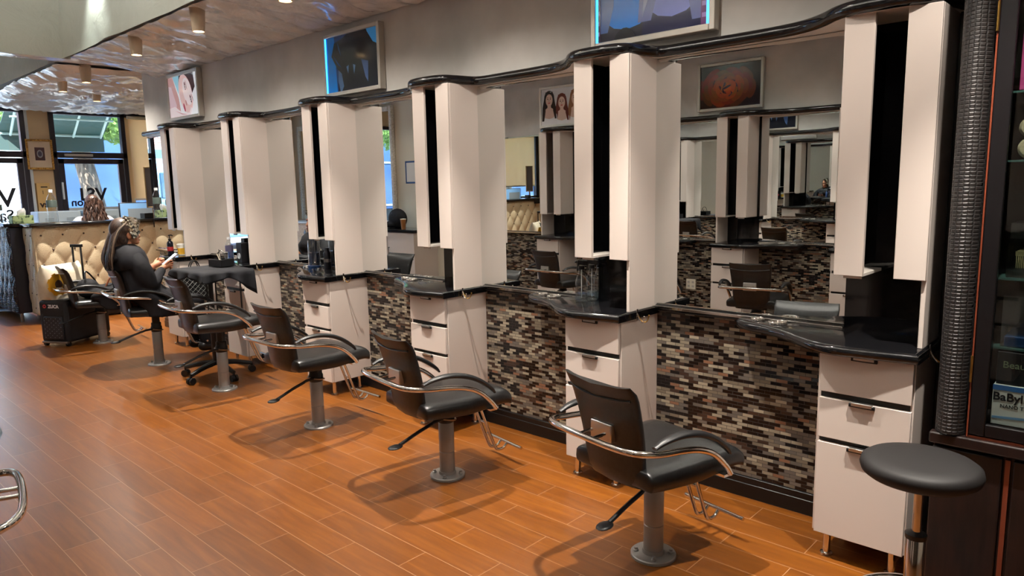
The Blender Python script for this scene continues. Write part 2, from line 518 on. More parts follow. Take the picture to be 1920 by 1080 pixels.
sheet(TX, -.004, 0.2, TY0, 2.785, 0.03, 0.035, 1, 0.0, 'wrinkled clear plastic sheeting taped under the ceiling above the station wall', slope=.115)
sheet(-2.8, 1.8, TY0 + .01, TY1 - .01, 2.79, 0.012, 0.04, 17, 0.0, 'narrow strip of plastic sheeting under the beam between the two raised ceiling trays')
sheet(TX, 1.8, TY1 + .06, YW - .12, 2.78, 0.055, 0.036, 3, 0.0, 'crumpled shiny plastic sheeting under the ceiling over the reception desk', end=(9.6, .13))
sheet(-3.66, -2.86, 0.2, YW - .12, 2.775, 0.025, 0.06, 8, 0.0, 'plastic sheeting under the ceiling along the opposite mirror wall')

def vsheet(p0, p1, z0, z1, nrm, amp, seed, label):
    p0 = Vector(p0); p1 = Vector(p1); nrm = Vector(nrm); L = (p1 - p0).length
    def fn(u, v):
        s = L * u; z = z0 + (z1 - z0) * v
        d = N(s * .9, z * 1.2, seed) * amp + max(0, 1 - abs(N(s * .6 + z * .8, z * 2.6 - s * .3, seed + 4)) * 4) * amp * .8
        q = p0 + (p1 - p0) * u + nrm * (.03 + d + .04 * (1 - v) ** 3)
        return (q.x, q.y, z)
    mb = MB(); mb.grid(fn, int(L / .07), 14)
    return tag(mb.build('plastic_sheet', plastic_dull, angle=80, recalc=False), label, 'plastic sheet')
vsheet((TX, .2, 0), (TX, TY0, 0), 2.755, 3.54, (-1, 0, 0), .03, 2, 'smooth milky plastic covering the long side face of the raised ceiling tray')
vsheet((TX, TY0, 0), (-2.84, TY0, 0), 2.755, 3.54, (0, -1, 0), .04, 6, 'milky plastic covering the end face of the raised ceiling tray')
vsheet((TX, TY1 + .03, 0), (TX, 11.3, 0), 2.76, 3.54, (-1, 0, 0), .02, 11, 'milky plastic on the side face of the far ceiling tray nearest the street windows')

# ---------------------------------------------------------------- window wall (y = 11.5)
fy0, fy1 = YW - .04, YW + .06
wb = MB()
wb.box(-.295, -.045, YW, YW + .12, 0, 2.75)          # beige pier between the doors
wb.box(.93, 1.0, YW, YW + .12, 0, 2.75)
wb.box(-4.0, 3.2, YW, YW + .12, 2.66, 3.7)
wb.box(-4.0, -3.3, YW, YW + .12, 0, 2.7)
struct(wb, 'wall_front', beige, smooth=False)
struct(MB().box(-.335, -.295, YW - .03, YW + .1, 0, 2.66), 'trim_1', mat('white_trim', (214, 216, 214), .5), bevel=.004)

def door(name, x0, x1, hinge, handle_x, low=0.12):
    e = empty(name, (0, YW, 0)); e['kind'] = 'structure'
    f = MB()
    f.box(x0, x0 + .06, -.04, .06, 0, 2.66).box(x1 - .06, x1, -.04, .06, 0, 2.66).box(x0, x1, -.04, .06, 2.0, 2.08).box(x0, x1, -.04, .06, 2.6, 2.66)
    f.box(x0, x1, -.05, .07, 0, .03)
    f.build('door_frame', frame_dk, e, bevel=.004)
    l = MB()
    a, b = x0 + .065, x1 - .065
    l.box(a, a + .07, -.03, .03, .03, 1.99).box(b - .07, b, -.03, .03, .03, 1.99).box(a, b, -.03, .03, 1.92, 1.99).box(a, b, -.03, .03, .03, .03 + low)
    l.build('door_leaf', frame_dk, e, bevel=.004)
    MB().box(a + .07, b - .07, -.004, .004, .03 + low, 1.92).build('door_glass', glass, e, smooth=False)
    MB().box(x0 + .06, x1 - .06, -.004, .004, 2.08, 2.6).build('transom_glass', glass, e, smooth=False)
    MB().box(x0 + .14, x0 + .5, -.075, -.04, 2.02, 2.055).build('door_closer', mat('closer_aluminium', (196, 196, 196), .35, .7), e, bevel=.004)
    MB().box(x0 + .3, x0 + .68, -.1, -.08, 1.975, 1.99).build('closer_arm', steel, e)
    MB().box(handle_x - .012, handle_x + .012, -.07, -.03, 1.42, 1.66).build('door_handle', mat('white_pull', (220, 222, 224), .4), e, bevel=.006)
    return e
door('door_1', -1.35, -.335, 1, -1.2)
d2 = door('door_2', -.045, .93, -1, .035, 1.2)
MB().box(.09, .79, -.035, .035, 1.22, 1.30).build('bottom_rail', mat('pale_sill', (205, 212, 214), .5), d2, bevel=.003)
w = empty('window_1', (0, YW, 0)); w['kind'] = 'structure'
MB().box(-3.3, -3.24, -.04, .06, 0, 2.66).box(-3.3, -1.35, -.04, .06, 0, .4).box(-3.3, -1.35, -.04, .06, 2.6, 2.66).box(-2.36, -2.3, -.04, .06, 0, 2.66).build('window_frame', frame_dk, w, bevel=.004)
MB().box(-3.24, -1.35, -.004, .004, .4, 2.6).build('window_glass', glass, w, smooth=False)
w = empty('window_2', (0, YW, 0)); w['kind'] = 'structure'
MB().box(.93, 2.95, -.04, .06, 0, 1.15).box(.93, 2.95, -.04, .06, 2.6, 2.66).box(2.9, 3.0, -.04, .06, 0, 2.66).build('window_frame', frame_dk, w, bevel=.004)
MB().box(.96, 2.9, .03, .036, 1.15, 2.6).build('window_glass', glass, w, smooth=False)
blind_m = mat('beige_roller_blind', (236, 196, 150), .8, emit=0.0)
n_, l_, b_ = nodes(blind_m)
tl = n_.new('ShaderNodeBsdfTranslucent'); tl.inputs[0].default_value = lin((252, 196, 140)) + (1,)
mxs = n_.new('ShaderNodeMixShader'); mxs.inputs[0].default_value = .5
l_.new(b_.outputs[0], mxs.inputs[1]); l_.new(tl.outputs[0], mxs.inputs[2]); l_.new(mxs.outputs[0], n_['Material Output'].inputs[0])
bl = empty('roller_blind', (1.9, YW - .06, 2.58), 0, 'beige roller blind drawn down over the window right of the lettered glass door', 'blind')
MB().grid(lambda u, v: (-.93 + 1.86 * u, .004 * math.sin(u * 40), -1.17 + 1.17 * v), 60, 4).build('blind_fabric', blind_m, bl, recalc=False)
MB().cyl((-.94, 0, .02), (.94, 0, .02), .025).build('roller_tube', white_p, bl)
MB().box(-.93, .93, -.008, .008, -1.2, -1.17).build('bottom_bar', mat('blind_bar', (235, 232, 225), .5), bl)
# lettering on the doors, read from outside
letter = mat('black_lettering', (18, 20, 30), .5)
text('VS1', 'door_lettering', letter, .25, (.41, -.012, 1.40), (R(90), 0, 0), d2, .001, True, .006)
text('Salon', 'door_lettering', letter, .15, (.29, -.012, 1.325), (R(90), 0, 0), d2, .001, True, .004)
d1 = bpy.data.objects['door_1']
text('VS1', 'door_lettering', letter, .36, (-.80, -.012, 1.34), (R(90), 0, 0), d1, .001, True, .006)
text('Salon', 'door_lettering', letter, .20, (-.78, -.012, 1.16), (R(90), 0, 0), d1, .001, True, .004)
# ---------------------------------------------------------------- styling stations (local frame: wall plane x=0, room towards -x, full side panel at y=0)
ZT, ZS, ZC, ZB = 2.093, 1.133, 0.881, 0.841
DC, WC, DP, WP, WS = 0.322, 0.338, 0.2333, 0.3204, 0.1075
ROW_R = [0.6119, 1.8732, 3.1078, 4.3569, 5.6271, 6.9035]
ROW_L = [1.01, 2.145, 3.28, 4.415, 5.55]

def make_cabinet():
    root = empty('drawer_cabinet', (0, 0, 0))
    c = MB()
    c.box(-DC + .02, 0.028, 0, .016, .103, ZB).box(-DC + .02, 0.028, WC - .016, WC, .103, ZB)
    c.box(-DC + .04, 0.028, .016, WC - .016, .103, ZB - .002)
    c.build('carcass', laminate, root, bevel=.0015)
    MB().box(-DC + .0195, -DC + .0405, .012, WC - .012, .11, ZB - .004).build('front_rebate', black_pl, root, smooth=False)
    for z0, z1 in ((.686, ZB - .002), (.502, .661), (.104, .482)):
        d = MB().box(-DC, -DC + .018, .004, WC - .012, z0, z1).build('drawer', laminate, root, bevel=.0015)
        h = MB(); yc = WC * .5; 
        h.box(-DC - .012, -DC + .012, yc - .036, yc + .036, z1 - .001, z1 + .003)
        h.box(-DC - .014, -DC - .010, yc - .036, yc + .036, z1 - .010, z1 + .003)
        h.build('drawer_handle', satin, d, bevel=.001)
        MB().box(-DC - .0095, -DC - .0005, yc - .046, yc + .046, z1 - .016, z1 - .002).build('handle_recess', black_pl, d, bevel=.002)
    for x in (-DC + .05, -.05):
        for y in (.05, WC - .05):
            f = MB(); f.cyl((x, y, .006), (x, y, .105), .014); f.lathe([(.024, 0), (.024, .006), (.014, .01)], (x, y, 0))
            f.build('foot', chrome, root)
    return root

OUT = [(0.028, -.012), (-DC - .02, -.012), (-DC - .028, .05), (-DC - .045, .18), (-DC - .05, .28), (-.345, .36), (-.295, .43), (-.235, .50), (-.185, .58), (-.15, .66), (-.125, .73), (-.085, .785), (-.03, .80), (0.028, .795)]
def smooth_outline(o, a, b, n=5):
    mid = crom([(x, y, 0) for x, y in o[a:b]], n)
    return o[:a] + [(p.x, p.y) for p in mid] + o[b:]
OUTS = smooth_outline(OUT, 1, 13)

def inset_outline(o, d, wall):
    n = len(o); r = []
    for i in range(n):
        p0 = Vector(o[i - 1]); p = Vector(o[i]); p1 = Vector(o[(i + 1) % n])
        t = ((p - p0).normalized() + (p1 - p).normalized())
        t = t.normalized() if t.length > 1e-6 else (p1 - p).normalized()
        nn = Vector((-t.y, t.x))  # outline is clockwise: inward is right/left chosen below
        q = p - nn * d
        if abs(p.x - wall) < 1e-6: q.x = wall
        r.append((q.x, q.y))
    return r

def slab(o, z0, z1, rnd, wall):
    """plan outline with a half-round edge"""
    mb = MB(); rings = []
    h = (z1 - z0) / 2; zc = (z0 + z1) / 2
    for k in range(9):
        a = -PI / 2 + PI * k / 8
        ins = rnd * (1 - math.cos(a)); z = zc + h * math.sin(a)
        rings.append([(x, y, z) for x, y in inset_outline(o, ins, wall)])
    mb.rings(rings)
    return mb

def make_counter(rings=True):
    root = slab(OUTS, ZB, ZC, .016, .028).build('countertop', black_gran)
    MB().box(-DC - .024, 0.02, -.0145, -.0118, ZB + .003, ZC - .003).build('edge_band', black_gloss, root, bevel=.001)
    for (x, y, r) in ((-.075, .60, .036), (-.05, .70, .026)):
        t = MB()
        pts = [(x + r * math.cos(2 * PI * k / 28), y + r * math.sin(2 * PI * k / 28), ZC + .006) for k in range(28)]
        t.tube(pts + [pts[0]], .0045, 8)
        t.lathe([(r + .004, ZC - .001), (r + .004, ZC + .003), (r - .002, ZC + .003)], (x, y, 0), 28)
        t.build('tool_holder_ring', chrome, root)
    # double hook on the side edge
    h = MB(); x = -.19; y = -.0145
    h.box(x - .006, x + .006, y - .003, y, ZC - .045, ZC + .012)
    h.build('hook_plate', chrome, root, bevel=.001)
    for s in (-1, 1):
        g = MB()
        g.tube(crom([(x, y - .002, ZC - .01), (x + s * .004, y - .012, ZC - .03), (x + s * .008, y - .03, ZC - .05), (x + s * .016, y - .048, ZC - .045), (x + s * .022, y - .055, ZC - .02)], 5), .0028, 8)
        g.ball((x + s * .022, y - .055, ZC - .018), .0045, 8)
        g.build('hook', gold if s > 0 else chrome, root)
    return root

def make_column():
    root = empty('mirror_column', (0, 0, 0))
    MB().box(-DP, 0.0, 0, .018, ZC, ZT).build('side_panel', laminate, root, bevel=.002)
    MB().box(-DP - .016, -DP, 0.001, WS, ZS, ZT).build('front_panel', laminate, root, bevel=.002)
    MB().box(-DP - .016, -DP, WP - WS, WP - .001, ZS, ZT).build('front_panel', laminate, root, bevel=.002)
    MB().box(-DP, 0.0, WP - .018, WP, ZS, ZT).build('outer_side_panel', laminate, root, bevel=.002)
    MB().box(-DP, -.008, WP - .021, WP - .018, ZS, ZT).build('inner_liner', black_gloss, root, smooth=False)
    b = MB(); b.box(-DP, 0, .018, WS, ZS, ZS + .012).box(-DP, 0, WP - WS, WP - .018, ZS, ZS + .012)
    b.box(-DP + .01, -DP + .014, WP - WS + .01, WP - .03, ZS - .012, ZS)
    b.build('bottom_board', edge_white, root, bevel=.001)
    MB().box(-.008, 0.004, .018, .345, ZC, ZT).build('back_panel', black_gloss, root, smooth=False)
    return root

def make_bay_mirror(y0, y1):
    """mirror sheet with bevelled top and bottom borders and a chrome ledge; leans a touch"""
    root = empty('wall_mirror', (0, y0, 0))
    W = y1 - y0; t = .0028; zb, zt = ZC + .004, ZT - .004
    m = MB()
    def X(z): return -.006 - (z - zb) * t
    e = .016
    m.box(-.002, .012, 0, W, zb, zt)
    g = MB()
    g.quad((X(zb + e), 0, zb + e), (X(zb + e), W, zb + e), (X(zt - e), W, zt - e), (X(zt - e), 0, zt - e))
    g.build('mirror_glass', mirror_m, root, smooth=False, recalc=False)
    g = MB()
    g.quad((X(zb) + .003, 0, zb), (X(zb) + .003, W, zb), (X(zb + e), W, zb + e), (X(zb + e), 0, zb + e))
    g.build('bevelled_edge', mirror_m, root, smooth=False, recalc=False)
    g = MB()
    g.quad((X(zt - e), 0, zt - e), (X(zt - e), W, zt - e), (X(zt) + .003, W, zt), (X(zt) + .003, 0, zt))
    g.build('bevelled_edge', mirror_m, root, smooth=False, recalc=False)
    m.build('backing_board', black_pl, root, smooth=False)
    MB().box(-.022, .028, 0, W, ZC - .02, ZC + .004).build('ledge', black_gran, root, bevel=.004)
    MB().box(-.026, -.021, 0, W, ZC - .006, ZC + .007).build('ledge_strip', chrome, root, bevel=.001)
    return root

def make_fascia(starts, pitch_end, yend, name_label, x_wall, flip):
    """continuous wavy black moulding over all columns. starts = y of full side panels (ascending, world), mirrored for the opposite wall by flip"""
    pts = [(0.0, starts[0] - .05)]
    first = True
    for i, s in enumerate(starts):
        nxt = starts[i + 1] if i + 1 < len(starts) else yend
        a = [(-.06, s - .06), (-.09, s - .035), (-.17, s - .012), (-.245, s + .02), (-.285, s + .09), (-.292, s + .2), (-.28, s + .3), (-.235, s + .375), (-.16, s + .45), (-.10, s + .54), (-.07, s + .66), (-.06, s + .85)]
        if first: a = a[2:]; first = False
        if i + 1 == len(starts): a = [p for p in a if p[1] < nxt - .02] + [(-.06, nxt)]
        else: a.append((-.055, nxt - .15))
        pts += a
    top = [(p.x, p.y) for p in crom([(x, y, 0) for x, y in pts[1:]], 4)]
    o = [pts[0]] + top + [(0.0, top[-1][1])]
    o = [(x, y) for x, y in o]
    return o

# right row
cab0 = make_cabinet(); cnt0 = make_counter(); colm0 = make_column()
names_r = ['nearest the display cabinet', 'with two spray bottles on its counter', 'under the wall just right of the dark blue-edged light box', 'holding the blue tool jar', 'behind the draped trolley', 'farthest, beside the seated client in foils']
cab_lab = ['white three-drawer cabinet nearest the glass display cabinet, behind the round stool',
           'white three-drawer cabinet behind the nearest salon chair, under the spray bottles',
           'white three-drawer cabinet behind the second salon chair from the front',
           'white three-drawer cabinet under the counter with the blue tool jar',
           'white three-drawer cabinet behind the black draped trolley',
           'farthest white drawer cabinet, just right of the seated client in foils']
cnt_lab = ['black wavy-edged countertop nearest the display cabinet, on the nearest drawer cabinet',
           'black wavy-edged countertop carrying two clear spray bottles',
           'black wavy-edged countertop behind the second salon chair, two rings and no bottles on it',
           'black wavy-edged countertop carrying the dark blue tool jar',
           'black wavy-edged countertop carrying a water bottle beside the draped trolley',
           'farthest black countertop, carrying a black pump bottle and a yellow tub']
col_lab = ['tall white column with twin front panels, nearest, beside the crocodile leather pilaster',
           'tall white column with twin front panels rising behind two spray bottles',
           'tall white column with twin front panels, third from the display cabinet',
           'tall white column with twin front panels rising behind the blue tool jar',
           'tall white column with twin front panels behind the draped trolley, second farthest',
           'farthest tall white column with twin front panels, behind the seated client']
def place(o, x, y, rz, label, cat, group, first, dz=0):
    c = o if first else copy_tree(o)
    c.location = (x, y, 0); c.rotation_euler = (0, 0, rz)
    tag(c, label, cat, group)
    if dz:
        for ch in c.children:
            if ch.name.split('.')[0] not in ('base_plate', 'post', 'pump_collar', 'pump_lever', 'lever_pedal', 'lever_ring'):
                ch.location.z += dz
    return c
for i, y in enumerate(ROW_R):
    place(cab0, 0, y, 0, cab_lab[i], 'cabinet', 'white drawer cabinets along the station wall', i == 0)
    place(cnt0, 0, y, 0, cnt_lab[i], 'countertop', 'black countertops of the station wall', i == 0)
    place(colm0, 0, y, 0, col_lab[i], 'column', 'white columns between the mirrors of the station wall', i == 0)
ol = ['nearest', 'second nearest', 'third', 'fourth', 'farthest']
for i, y in enumerate(ROW_L):
    place(cab0, XO, y, PI, '%s white drawer cabinet on the opposite wall, seen only in the mirrors' % ol[i], 'cabinet', 'drawer cabinets of the opposite wall', False)
    place(cnt0, XO, y, PI, '%s black countertop on the opposite wall, seen only in the mirrors' % ol[i], 'countertop', 'countertops of the opposite wall', False)
    place(colm0, XO, y, PI, '%s white column on the opposite wall, seen only in the mirrors' % ol[i], 'column', 'columns of the opposite wall', False)
mir_lab = ['nearest large wall mirror, reflecting the orange flower picture',
           'large wall mirror reflecting the three-women picture, behind the second chair',
           'wall mirror reflecting the white cabinets and taped paper, left of the third column',
           'wall mirror behind the third salon chair, right of the column with the trolley',
           'narrow visible wall mirror between the two farthest columns',
           'end wall mirror past the farthest column, reflecting the street windows']
ends = ROW_R[1:] + [8.19]
for i, y in enumerate(ROW_R):
    m = make_bay_mirror(y + .346, ends[i])
    tag(m, mir_lab[i], 'mirror', 'wall mirrors of the station wall')
    m.rotation_euler = (0, 0, 0)
endsL = [y for y in ROW_L]
for i, y in enumerate([-.1] + ROW_L):
    # opposite bays: from this station's full panel (y) up to next station's outer side
    a = y if i else -.1 + .0
    b = (ROW_L[i] - .346) if i < len(ROW_L) else 6.86
    m = make_bay_mirror(0, b - a)
    m.location = (XO, b, 0); m.rotation_euler = (0, 0, PI)
    tag(m, 'large mirror on the opposite wall, %s bay from the camera, seen only by reflection' % ['first', 'second', 'third', 'fourth', 'fifth', 'sixth'][i], 'mirror', 'wall mirrors of the opposite wall')

def fascia(starts, yend, x, rz, y0, label):
    o = make_fascia(starts, None, yend, '', 0, False)
    mo = slab(o, ZT, ZT + .05, .02, 0.0)
    root = mo.build('mirror_canopy', black_gran)
    sb = MB(); oi = inset_outline(o, .028, 0.0)
    sb.rings([[(a, b, ZT - .001) for a, b in oi], [(a, b, ZT + .004) for a, b in oi]])
    sb.build('underside_board', edge_white, root)
    root.location = (x, y0, 0); root.rotation_euler = (0, 0, rz)
    return tag(root, label, 'moulding')
fascia(ROW_R, 8.19, 0, 0, 0, 'long wavy glossy black moulding running over all the white columns and mirrors')
fascia([-y for y in reversed(ROW_L)], .2, XO, PI, 0, 'wavy black moulding over the mirrors of the opposite wall')

# ---------------------------------------------------------------- salon chairs (local: base at origin, facing +x)
def make_chair():
    root = empty('salon_chair', (0, 0, 0))
    b = MB()
    b.lathe([(.092, 0), (.092, .010), (.088, .014), (.045, .015), (.043, .03)], seg=36)
    for k in range(4):
        a = PI / 4 + k * PI / 2
        b.lathe([(.011, .013), (.011, .019), (.007, .022), (.007, .03), (.001, .031)], (.070 * math.cos(a), .070 * math.sin(a), 0), 8)
    b.build('base_plate', post_m, root, angle=40)
    MB().lathe([(.040, .012), (.040, .135), (.0375, .137), (.0375, .141), (.040, .143), (.040, .295), (.036, .30)], seg=28).build('post', post_m, root, angle=40)
    MB().lathe([(.037, .29), (.044, .30), (.045, .335), (.040, .345), (.040, .372), (.034, .376)], seg=24).build('pump_collar', black_pl, root)
    MB().lathe([(.030, .262), (.031, .30), (.031, .380), (.05, .40), (.075, .41)], seg=24).build('piston', black_pl, root)
    l = MB()
    l.tube(crom([(-.02, -.03, .325), (-.09, -.035, .32), (-.12, -.045, .315), (-.20, -.055, .295), (-.31, -.07, .262)], 5), .009, 8)
    l.build('pump_lever', black_pl, root)
    MB().ball((-.335, -.073, .258), (.042, .028, .010), 12, Matrix.Rotation(R(12), 3, 'Z')).build('lever_pedal', black_pl, root)
    r = MB(); pts = [(.05 * math.cos(a) + .0, .052 * math.sin(a), .315 - .01 * math.cos(a)) for a in [2 * PI * k / 24 for k in range(25)]]
    r.tube(pts, .005, 6); r.build('lever_ring', steel, root)
    # seat: wavy upholstered pad
    prof = [(-.235, .43), (-.215, .432), (-.12, .428), (0, .425), (.10, .432), (.18, .44), (.235, .434), (.262, .415)]
    sm = crom([(p[0], 0, p[1]) for p in prof], 4)
    rings = []
    for i, p in enumerate(sm):
        u = i / (len(sm) - 1)
        hw = .205 + .035 * math.sin(PI * min(1, u * 1.15) * .5)
        th = .030 + .014 * math.sin(PI * u)
        if u < .06: th *= .55 + .45 * u / .06; hw -= .02 * (1 - u / .06)
        if u > .94: th *= .35 + .65 * (1 - u) / .06; hw -= .02 * (1 - (1 - u) / .06)
        ring = []
        M_ = 20
        for k in range(M_):
            a = 2 * PI * k / M_
            cx = abs(math.cos(a)) ** .28 * (1 if math.cos(a) > 0 else -1) * hw
            cz = abs(math.sin(a)) ** .7 * (1 if math.sin(a) > 0 else -1) * th
            dish = .012 * (abs(cx) / hw) ** 3 if cz > 0 else 0
            edge = -.014 * (abs(cx) / hw) ** 6
            ring.append((p.x, cx, p.z + cz + dish + edge))
        rings.append(ring)
    MB().rings(rings).build('seat', vinyl, root, angle=60)
    MB().box(-.12, .14, -.10, .10, .385, .41).build('seat_plate', black_pl, root, bevel=.005)
    # backrest
    rings = []
    for i in range(15):
        u = i / 14
        z = .385 + (.795 - .385) * u
        xb = -.225 - .085 * u - .02 * max(0, (u - .85) / .15) ** 2 + .015 * math.sin(PI * u)
        hw = .148 + .030 * u
        th = .021
        if i == 0: th = .010; hw -= .015
        if i == 14: th = .010; hw -= .006
        ring = []
        for k in range(20):
            a = 2 * PI * k / 20
            cy = abs(math.cos(a)) ** .25 * (1 if math.cos(a) > 0 else -1) * hw
            cx = abs(math.sin(a)) ** .6 * (1 if math.sin(a) > 0 else -1) * th
            ring.append((xb + cx + .020 * (abs(cy) / hw) ** 2, cy, z - .012 * (1 - (cy / hw) ** 2) * u))
        rings.append(ring)
    bk = MB().rings(rings).build('backrest', vinyl, root, angle=60)
    MB().box(-.290, -.262, -.055, .055, .555, .625).build('back_bracket', satin, bk, bevel=.004)
    # seam roll near the top
    MB().tube(crom([(-.297, -.163, .742), (-.3105, -.08, .733), (-.314, 0, .730), (-.3105, .08, .733), (-.297, .163, .742)], 4), .005, 8).build('back_seam', vinyl, bk)
    # chrome loop
    side = lambda s: [(.135, s * .262, .402), (.10, s * .264, .445), (.03, s * .266, .505), (-.05, s * .267, .54), (-.14, s * .267, .558), (-.24, s * .264, .568), (-.31, s * .250, .578), (-.352, s * .205, .584)]
    L = side(-1); Rr = list(reversed(side(1)))
    lp = MB().tube(crom(L + [(-.368, -.10, .586), (-.368, .10, .586)] + Rr, 4), .0125, 12)
    lp.tube([(-.368, -.035, .586), (-.30, -.035, .59)], .007, 8).tube([(-.368, .035, .586), (-.30, .035, .59)], .007, 8)
    lp.box(.10, .14, -.262, .262, .392, .402)
    lp.build('arm_loop', chrome, root, angle=50)
    for s in (-1, 1):
        path = crom([(-.275, s * .258, .594), (-.22, s * .262, .611), (-.14, s * .265, .616), (-.05, s * .266, .600), (.03, s * .265, .565), (.10, s * .263, .515), (.128, s * .262, .484)], 4)
        ap = MB()
        n = len(path) - 1
        rg = []
        for k, p in enumerate(path):
            t = (path[min(n, k + 1)] - path[max(0, k - 1)]).normalized(); up = t.cross(Vector((0, 1, 0))).normalized()
            if up.z < 0: up = -up
            e = math.sin(PI * min(.97, max(.05, k / n))) ** .35
            rg.append([p + Vector((0, 1, 0)) * (.023 * e * math.cos(q)) + up * (.013 * e * math.sin(q)) for q in [2 * PI * j / 14 for j in range(14)]])
        ap.rings(rg)
        o = ap.build('arm_pad', black_pl, root, angle=60)
    f = MB()
    for s in (-.028, .028):
        f.tube(crom([(.17, s, .40), (.20, s, .33), (.255, s, .18), (.29, s, .095), (.31, s, .075), (.345, s, .075), (.37, s, .095)], 5), .008, 8)
    f.tube([(.235, -.028, .24), (.235, .028, .24)], .006, 8)
    f.tube([(.372, -.155, .102), (.372, .155, .102)], .0085, 10)
    f.build('footrest', chrome, root, angle=50)
    return root
chair0 = make_chair()
chair_lab = ['black salon chair with chrome loop, nearest and largest, by the widest mosaic panel',
             'black salon chair with chrome loop, second from the front of the right row',
             'black salon chair with chrome loop, third from the front, left of the white cabinets',
             'black salon chair with chrome arm loop standing in front of the draped trolley',
             'black salon chair with chrome arm loop in which the client in foils sits',
             'farthest black salon chair, loaded with a black bag, by the rolling suitcase']
cpos = [(-.740, 1.4213, -12, 0), (-.740, 2.6613, -10, 0), (-.740, 3.8853, 0, .03), (-.740, 5.1834, -4, .095), (-.740, 6.4185, -8, .075), (-.740, 7.84, -6, 0)]
for i, (x, y, a, dz) in enumerate(cpos):
    place(chair0, x, y, R(a), chair_lab[i], 'chair', 'black salon chairs of the right row', i == 0, dz)
opp = [(-2.965, 2.62, 169, 'third bay'), (-2.96, 3.72, 176, 'fourth bay'), (-2.96, 4.82, 184, 'fifth bay')]
opl = [
       'salon chair cut off by the left edge, only its chrome loop showing',
       'opposite-row salon chair just beyond the one cut off at the left edge',
       'farthest salon chair of the opposite row, seen only in the mirrors']
for i, (x, y, a, _) in enumerate(opp):
    place(chair0, x, y, R(a), opl[i], 'chair', 'black salon chairs of the left row', False)

# ---------------------------------------------------------------- ceiling spot lamps
lamp_m = mat('spot_cup_beige', (206, 186, 160), .5)
lens_m = mat('spot_lens', (255, 226, 180), .5, emit=14.0)
SPOT_W = 195.0
def make_lamp():
    root = empty('ceiling_spotlight', (0, 0, 0))
    m = MB().lathe([(.038, 2.62), (.041, 2.62), (.047, 2.68), (.054, 2.79), (.050, 2.79), (.042, 2.68), (.034, 2.63)], seg=24, cap=False)
    m.build('spotlight_cup', lamp_m, root)
    MB().lathe([(.036, 2.628), (.036, 2.634)], seg=20).build('spotlight_lens', lens_m, root)
    return root
def lamp_light(root, w):
    for nm, k, ang, bl in (('spotlight_beam', 1.85, 68, 1.0), ('spotlight_spill', .19, 150, .7)):
        d = bpy.data.lights.new(nm, 'SPOT'); d.energy = w * k; d.color = (1.0, .92, .82); d.spot_size = R(ang); d.spot_blend = bl; d.shadow_soft_size = .016
        o = bpy.data.objects.new(nm, d); col.objects.link(o); o.parent = root; o.location = (0, 0, 2.617)
lamp0 = make_lamp()
lp_pos = [(-.73, .36, 'outside the frame above the round stool'), (-.73, 1.66, 'outside the frame above the nearest salon chair'), (-.73, 2.83, 'outside the frame above the second salon chair'),
          (-.724, 4.0, 'at the top edge of the photo, nearest visible one'), (-.735, 5.16, 'poking through the plastic, second nearest visible one'), (-.72, 6.36, 'poking through the plastic above the seated client'),
          (-.53, 8.24, 'largest of the three over the reception end'), (-.50, 9.12, 'leftmost over the reception end'), (.06, 9.82, 'rightmost and farthest over the reception end'),
          (-2.98, .9, 'over the opposite row, nearest the camera'), (-2.98, 2.5, 'over the opposite row, second from the camera'), (-2.98, 4.1, 'over the opposite row, third from the camera'), (-2.98, 5.7, 'over the opposite row, fourth from the camera'), (-2.98, 8.2, 'over the far end of the opposite wall')]
for i, (x, y, t) in enumerate(lp_pos):
    o = lamp0 if i == 0 else copy_tree(lamp0)
    o.location = (x, y, 0)
    tag(o, 'beige cup-shaped ceiling spotlight, ' + t, 'lamp', 'ceiling spotlights')
for i, (o, (x, y, t)) in enumerate(zip([o for o in col.objects if o.name.startswith('ceiling_spotlight')], lp_pos)):
    lamp_light(o, SPOT_W * (.2 if x < -2 else (1.25 if y > 7 else 1.0)))
# unseen round fill lights added in the raised tray
disc = mat('tray_fill_disc', (255, 240, 214), .5, emit=1.6)
for i, (y, t) in enumerate([(.6, 'nearest the back wall'), (2.9, 'near the middle of the tray'), (5.4, 'nearest the reception')]):
    o = empty('tray_fill_light', (-1.85, y, 0.10), 0, 'unseen round fill light added in the raised tray, ' + t, 'lamp', 'added tray fill lights')
    MB().lathe([(.20, 3.38), (.22, 3.42), (.22, 3.45)], seg=32, cap=False).build('light_rim', steel, o)
    MB().lathe([(.19, 3.395), (.19, 3.40)], seg=32).build('light_diffuser', disc, o)
    d = bpy.data.lights.new('tray_fill_beam', 'AREA'); d.shape = 'DISK'; d.size = .36; d.energy = 7; d.color = (1, .95, .88)
    l = bpy.data.objects.new('tray_fill_beam', d); col.objects.link(l); l.parent = o; l.location = (0, 0, 3.385)

# wall washers that light the tray faces
for i, (y, t) in enumerate([(6.8, 'near its far corner'), (4.6, 'near its middle')]):
    o = empty('wall_washer', (-1.05, y, 0), 0, 'small wall-washer fixture under the raised tray, ' + t, 'lamp', 'tray wall washers')
    MB().lathe([(.03, 3.44), (.04, 3.55)], seg=16, cap=False).build('washer_cup', lamp_m, o)
    d = bpy.data.lights.new('washer_beam', 'SPOT'); d.energy = 30; d.color = (.95, 1, .94); d.spot_size = R(80); d.spot_blend = .8; d.shadow_soft_size = .02
    l = bpy.data.objects.new('washer_beam', d); col.objects.link(l); l.parent = o; l.location = (0, 0, 3.43); l.rotation_euler = (0, R(-28), 0)

